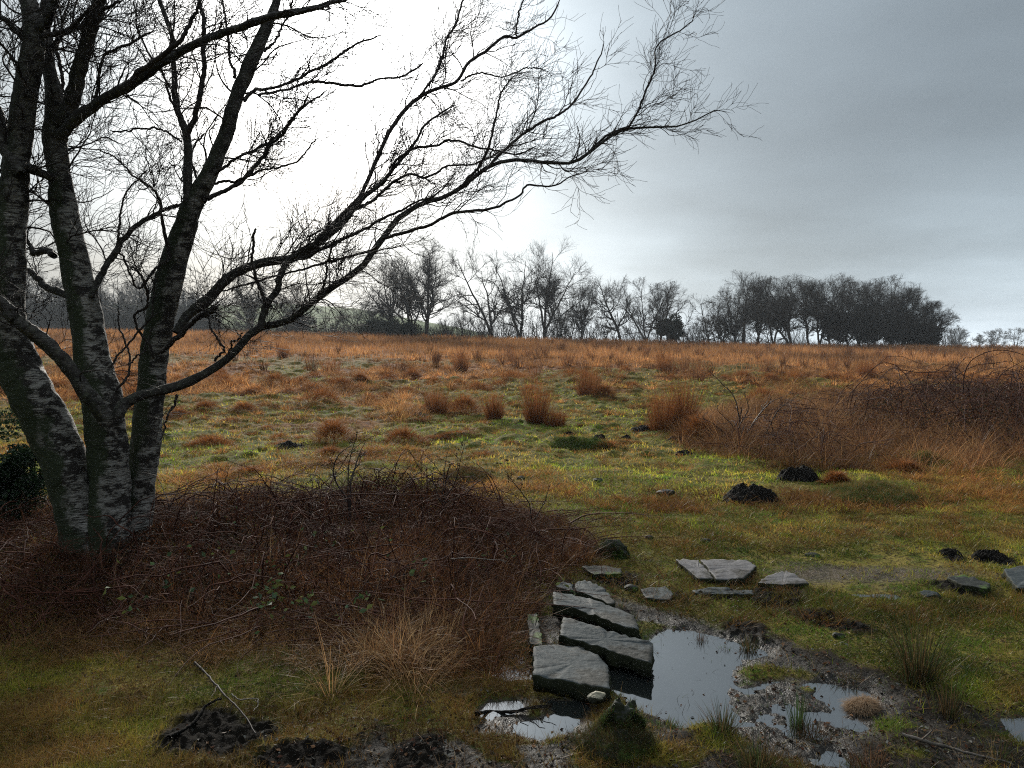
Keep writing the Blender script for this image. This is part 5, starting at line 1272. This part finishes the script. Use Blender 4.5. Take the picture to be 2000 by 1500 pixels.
cane([(1545,858),(1552,864),(1556,880),(1560,900)], 10.4, 10.3, 'short bleached bent twig in front of the brown growth', .009, 8, 'dead_twig', M_STICK, 'twig', False)
def ground_stick(pts, label, r, seed, mat=M_STICK, lift=.02, name='fallen_branch', cat='fallen branch'):
    P = np.array([np.r_[G(a, b)[:2], 0] for a, b in pts]); P[:, 2] = [gz(p[0], p[1])+lift for p in P]
    P = catmull(P, 30); g = np.random.default_rng(seed); P += np.cumsum(g.normal(size=P.shape), 0)*.0015
    P[:, 2] = np.maximum(P[:, 2], H(P[:, 0], P[:, 1])+r*.5)
    Rr = r*(1-.55*np.linspace(0, 1, 30))*(1+.15*g.normal(size=30))
    a_, b_ = grow(P[None], Rr[None], 6, .12, 5, (.5, 1.1), (0, 0, .15), .2, .1, .5, r*.5, r*.25, .5, .05, g, .3)
    V, F = join([tubes(P[None], Rr[None], 8), tubes(a_, b_, 4)])
    tag(mk(name, V, F, None, mat, None, True, None, P[0]), label, cat)
ground_stick([(380,1305),(412,1335),(440,1368),(478,1404),(500,1440)], 'thin grey fallen branch sloping down the turf at the lower left', .0055, 1, M_TWIG)
ground_stick([(330,1452),(375,1425),(410,1396),(440,1384)], 'dark root edging the black peat hollow at the lower left', .009, 2, M_PEAT)
ground_stick([(452,1370),(470,1378),(500,1380),(508,1388),(498,1402)], 'short pale bent straw stalk beside the fallen branch', .003, 3, lift=.03, name='straw_stalk', cat='stalk')
ground_stick([(1762,1446),(1800,1455),(1850,1470),(1900,1482),(1970,1496)], 'long dark fallen branch at the lower right corner', .008, 4)
ground_stick([(930,1404),(960,1398),(1000,1396),(1050,1390),(1085,1384)], 'curved muddy branch lying between the two small puddles', .010, 5, M_PEAT)

# ------------------------------------------------------------------ rushes and tufts round the water
def rush(px, py, hw, hp, label, n, seed, cols, name='rush_clump', cat='rush clump', group='rush and grass tufts by the water', wid=.0032, fan=.6, lean=0., mound=0):
    b = G(px, py); s = b[1]/FPX; g = np.random.default_rng(seed); rad, h = hw*s, hp*s
    x = g.normal(size=n)*rad*.28; y = g.normal(size=n)*rad*.22
    az = np.arctan2(y, x)+g.normal(size=n)*.5; az = np.where(g.random(n) < abs(lean), (math.pi if lean < 0 else 0)+g.normal(size=n)*.6, az)
    gb = GB(); gb.add(blades(np.c_[x, y, np.full(n, -.02)], h*g.uniform(.35, 1.1, n), np.full(n, wid), az, g.uniform(0, fan, n), g.uniform(0, fan*.9, n), cmix(cols, n, g, .4), 4, .35))
    m = n*2; x = g.normal(size=m)*rad*.45; y = g.normal(size=m)*rad*.35
    gb.add(blades(np.c_[x, y, np.full(m, -.015)], g.uniform(.03, .09, m)*(.6+h), np.full(m, .003), g.uniform(0, 6.28, m), g.uniform(.3, 1.3, m), g.uniform(0, 1, m), cmix([(.05, .065, .018), (.08, .045, .022), (.035, .024, .014)], m, g), 3))
    o = gb.build(name, M_GRASS); y0 = b[1]; o.location = (b[0], y0, max(gz(b[0], y0), WL)); tag(o, lab if False else label, cat, group)
RG = [(.035, .05, .018), (.05, .06, .022), (.10, .065, .03), (.02, .028, .012), (.07, .04, .02)]
rush(1795, 1330, 62, 150, 'largest dark green rush clump by the water on the right', 330, 1, RG, fan=.55)
rush(1850, 1400, 40, 90, 'brown rush stalks below the largest clump at the right', 120, 2, [(.12, .075, .035), (.07, .045, .022), (.03, .04, .016)], fan=.35)
rush(1410, 1432, 34, 74, 'bushy dark grass tuft at the lower right shore of the main puddle', 200, 3, RG, fan=.7)
rush(1560, 1425, 26, 90, 'tall thin green rushes in the shallow water, centre right', 90, 4, [(.03, .055, .02), (.045, .065, .022)], fan=.3)
rush(1590, 1440, 50, 44, 'low brown tuft at the foot of the tall thin rushes', 200, 5, [(.08, .04, .02), (.05, .03, .016), (.04, .045, .018)], fan=1.0)
rush(1462, 1285, 26, 44, 'small green tuft on the right shore of the main puddle', 90, 6, RG, fan=.6)
rush(1372, 1268, 18, 30, 'little brown tuft standing in the open water', 34, 7, [(.06, .03, .018), (.04, .024, .015)], fan=.3)
rush(1415, 1285, 16, 18, 'tiny bright green tuft in the water near the right shore', 26, 8, [(.06, .10, .03)], fan=1.2)
rush(1300, 1425, 44, 26, 'bright green grass tuft beside the mossy boulder', 160, 9, [(.05, .09, .025), (.07, .11, .03)], fan=1.0)
rush(1480, 1500, 70, 74, 'dark mixed tuft at the bottom edge right of centre', 260, 10, RG, fan=.7)
rush(1700, 1500, 60, 60, 'brown wispy tuft at the bottom edge on the right', 160, 11, [(.10, .055, .03), (.06, .035, .02)], fan=.7)
rush(1130, 1450, 44, 34, 'short green tuft on the left flank of the mossy boulder', 180, 12, RG, fan=1.0)
rush(1255, 1262, 14, 50, 'thin green grass wisps between the slab end and the puddle', 60, 13, [(.05, .09, .025), (.08, .09, .03)], fan=.8)
rush(1180, 1262, 22, 20, 'brown and green tuft growing on top of the slab joint', 110, 14, [(.12, .07, .03), (.05, .08, .02)], fan=1.2)
rush(1100, 1258, 36, 16, 'mossy grass tuft along the back edge of the front slab', 160, 15, [(.12, .08, .03), (.05, .08, .02)], fan=1.2)
rush(1950, 1480, 60, 50, 'dark mixed tuft by the corner puddle at the lower right', 180, 16, RG, fan=.8)
rush(1660, 1330, 34, 26, 'small brown tuft in the shallow water left of the pale fibre clump', 90, 17, [(.07, .04, .02), (.04, .045, .018)], fan=.9)
for i, (px, py, hw_) in enumerate([(1062,1338,24),(1130,1350,26),(1246,1238,22),(1096,1194,18),(1170,1226,20),(1345,1136,24),(1420,1137,22),(1462,1140,16),(1500,1146,20),(1560,1146,18),(1180,1350,14),(1212,1188,18),(1262,1174,22),(1320,1170,18),(1232,1210,16),(1040,1290,16)]):
    rush(px, py, hw_, 16+6*(i % 3), 'one of the short grass tufts hugging the edges of the slate slabs', 70, 40+i, [(.07, .10, .02), (.12, .08, .03), (.04, .06, .016)], 'grass_tuft', 'grass tuft', 'short grass tufts along the slab edges', .0026, 1.2)
# pale fibrous clump
b = G(1688, 1392); s = b[1]/FPX; g = np.random.default_rng(4); n = 2600
az = g.uniform(0, 6.28, n); ph = g.uniform(0, 1.45, n); rr = .9+.1*g.random(n)
lp = 1+.35*vn(np.cos(az)*1.6+5, np.sin(az)*1.6+ph, 2); B = np.c_[np.cos(az)*np.cos(ph)*36*s*rr*lp, np.sin(az)*np.cos(ph)*24*s*rr*lp, np.sin(ph)*17*s*rr*lp]
gb = GB(); gb.add(blades(B, g.uniform(.02, .065, n), np.full(n, .0018), az+g.normal(size=n)*1.3, g.uniform(.8, 1.8, n), g.uniform(.5, 1.8, n), cmix([(.30, .20, .12), (.22, .14, .085), (.36, .26, .17)], n, g), 3))
o = gb.build('fibre_clump', M_GRASS); o.location = (b[0], b[1]+.02, WL+.005); tag(o, 'pale tan fibrous clump of dead sedge lying in the shallow water', 'sedge clump')

# ------------------------------------------------------------------ air
import os
def box(name, lo, hi):
    V = [(x, y, z) for x in (lo[0], hi[0]) for y in (lo[1], hi[1]) for z in (lo[2], hi[2])]
    F = [(0, 1, 3, 2), (4, 6, 7, 5), (0, 4, 5, 1), (2, 3, 7, 6), (0, 2, 6, 4), (1, 5, 7, 3)]
    return mk(name, V, F)
t = newmat('haze_air'); pv = t.nt.nodes.new('ShaderNodeVolumePrincipled'); pv.inputs['Color'].default_value = (.86, .93, 1, 1); pv.inputs['Density'].default_value = .0004
pv.inputs['Anisotropy'].default_value = .2
t.l(pv.outputs[0], t.out.inputs['Volume'])
hz = box('haze', (-1960, -62, -12), (1960, 640, 27)); hz.data.materials.append(t.m)
tag(hz, 'thin pale damp air that greys the far trees', 'haze', kind='stuff')
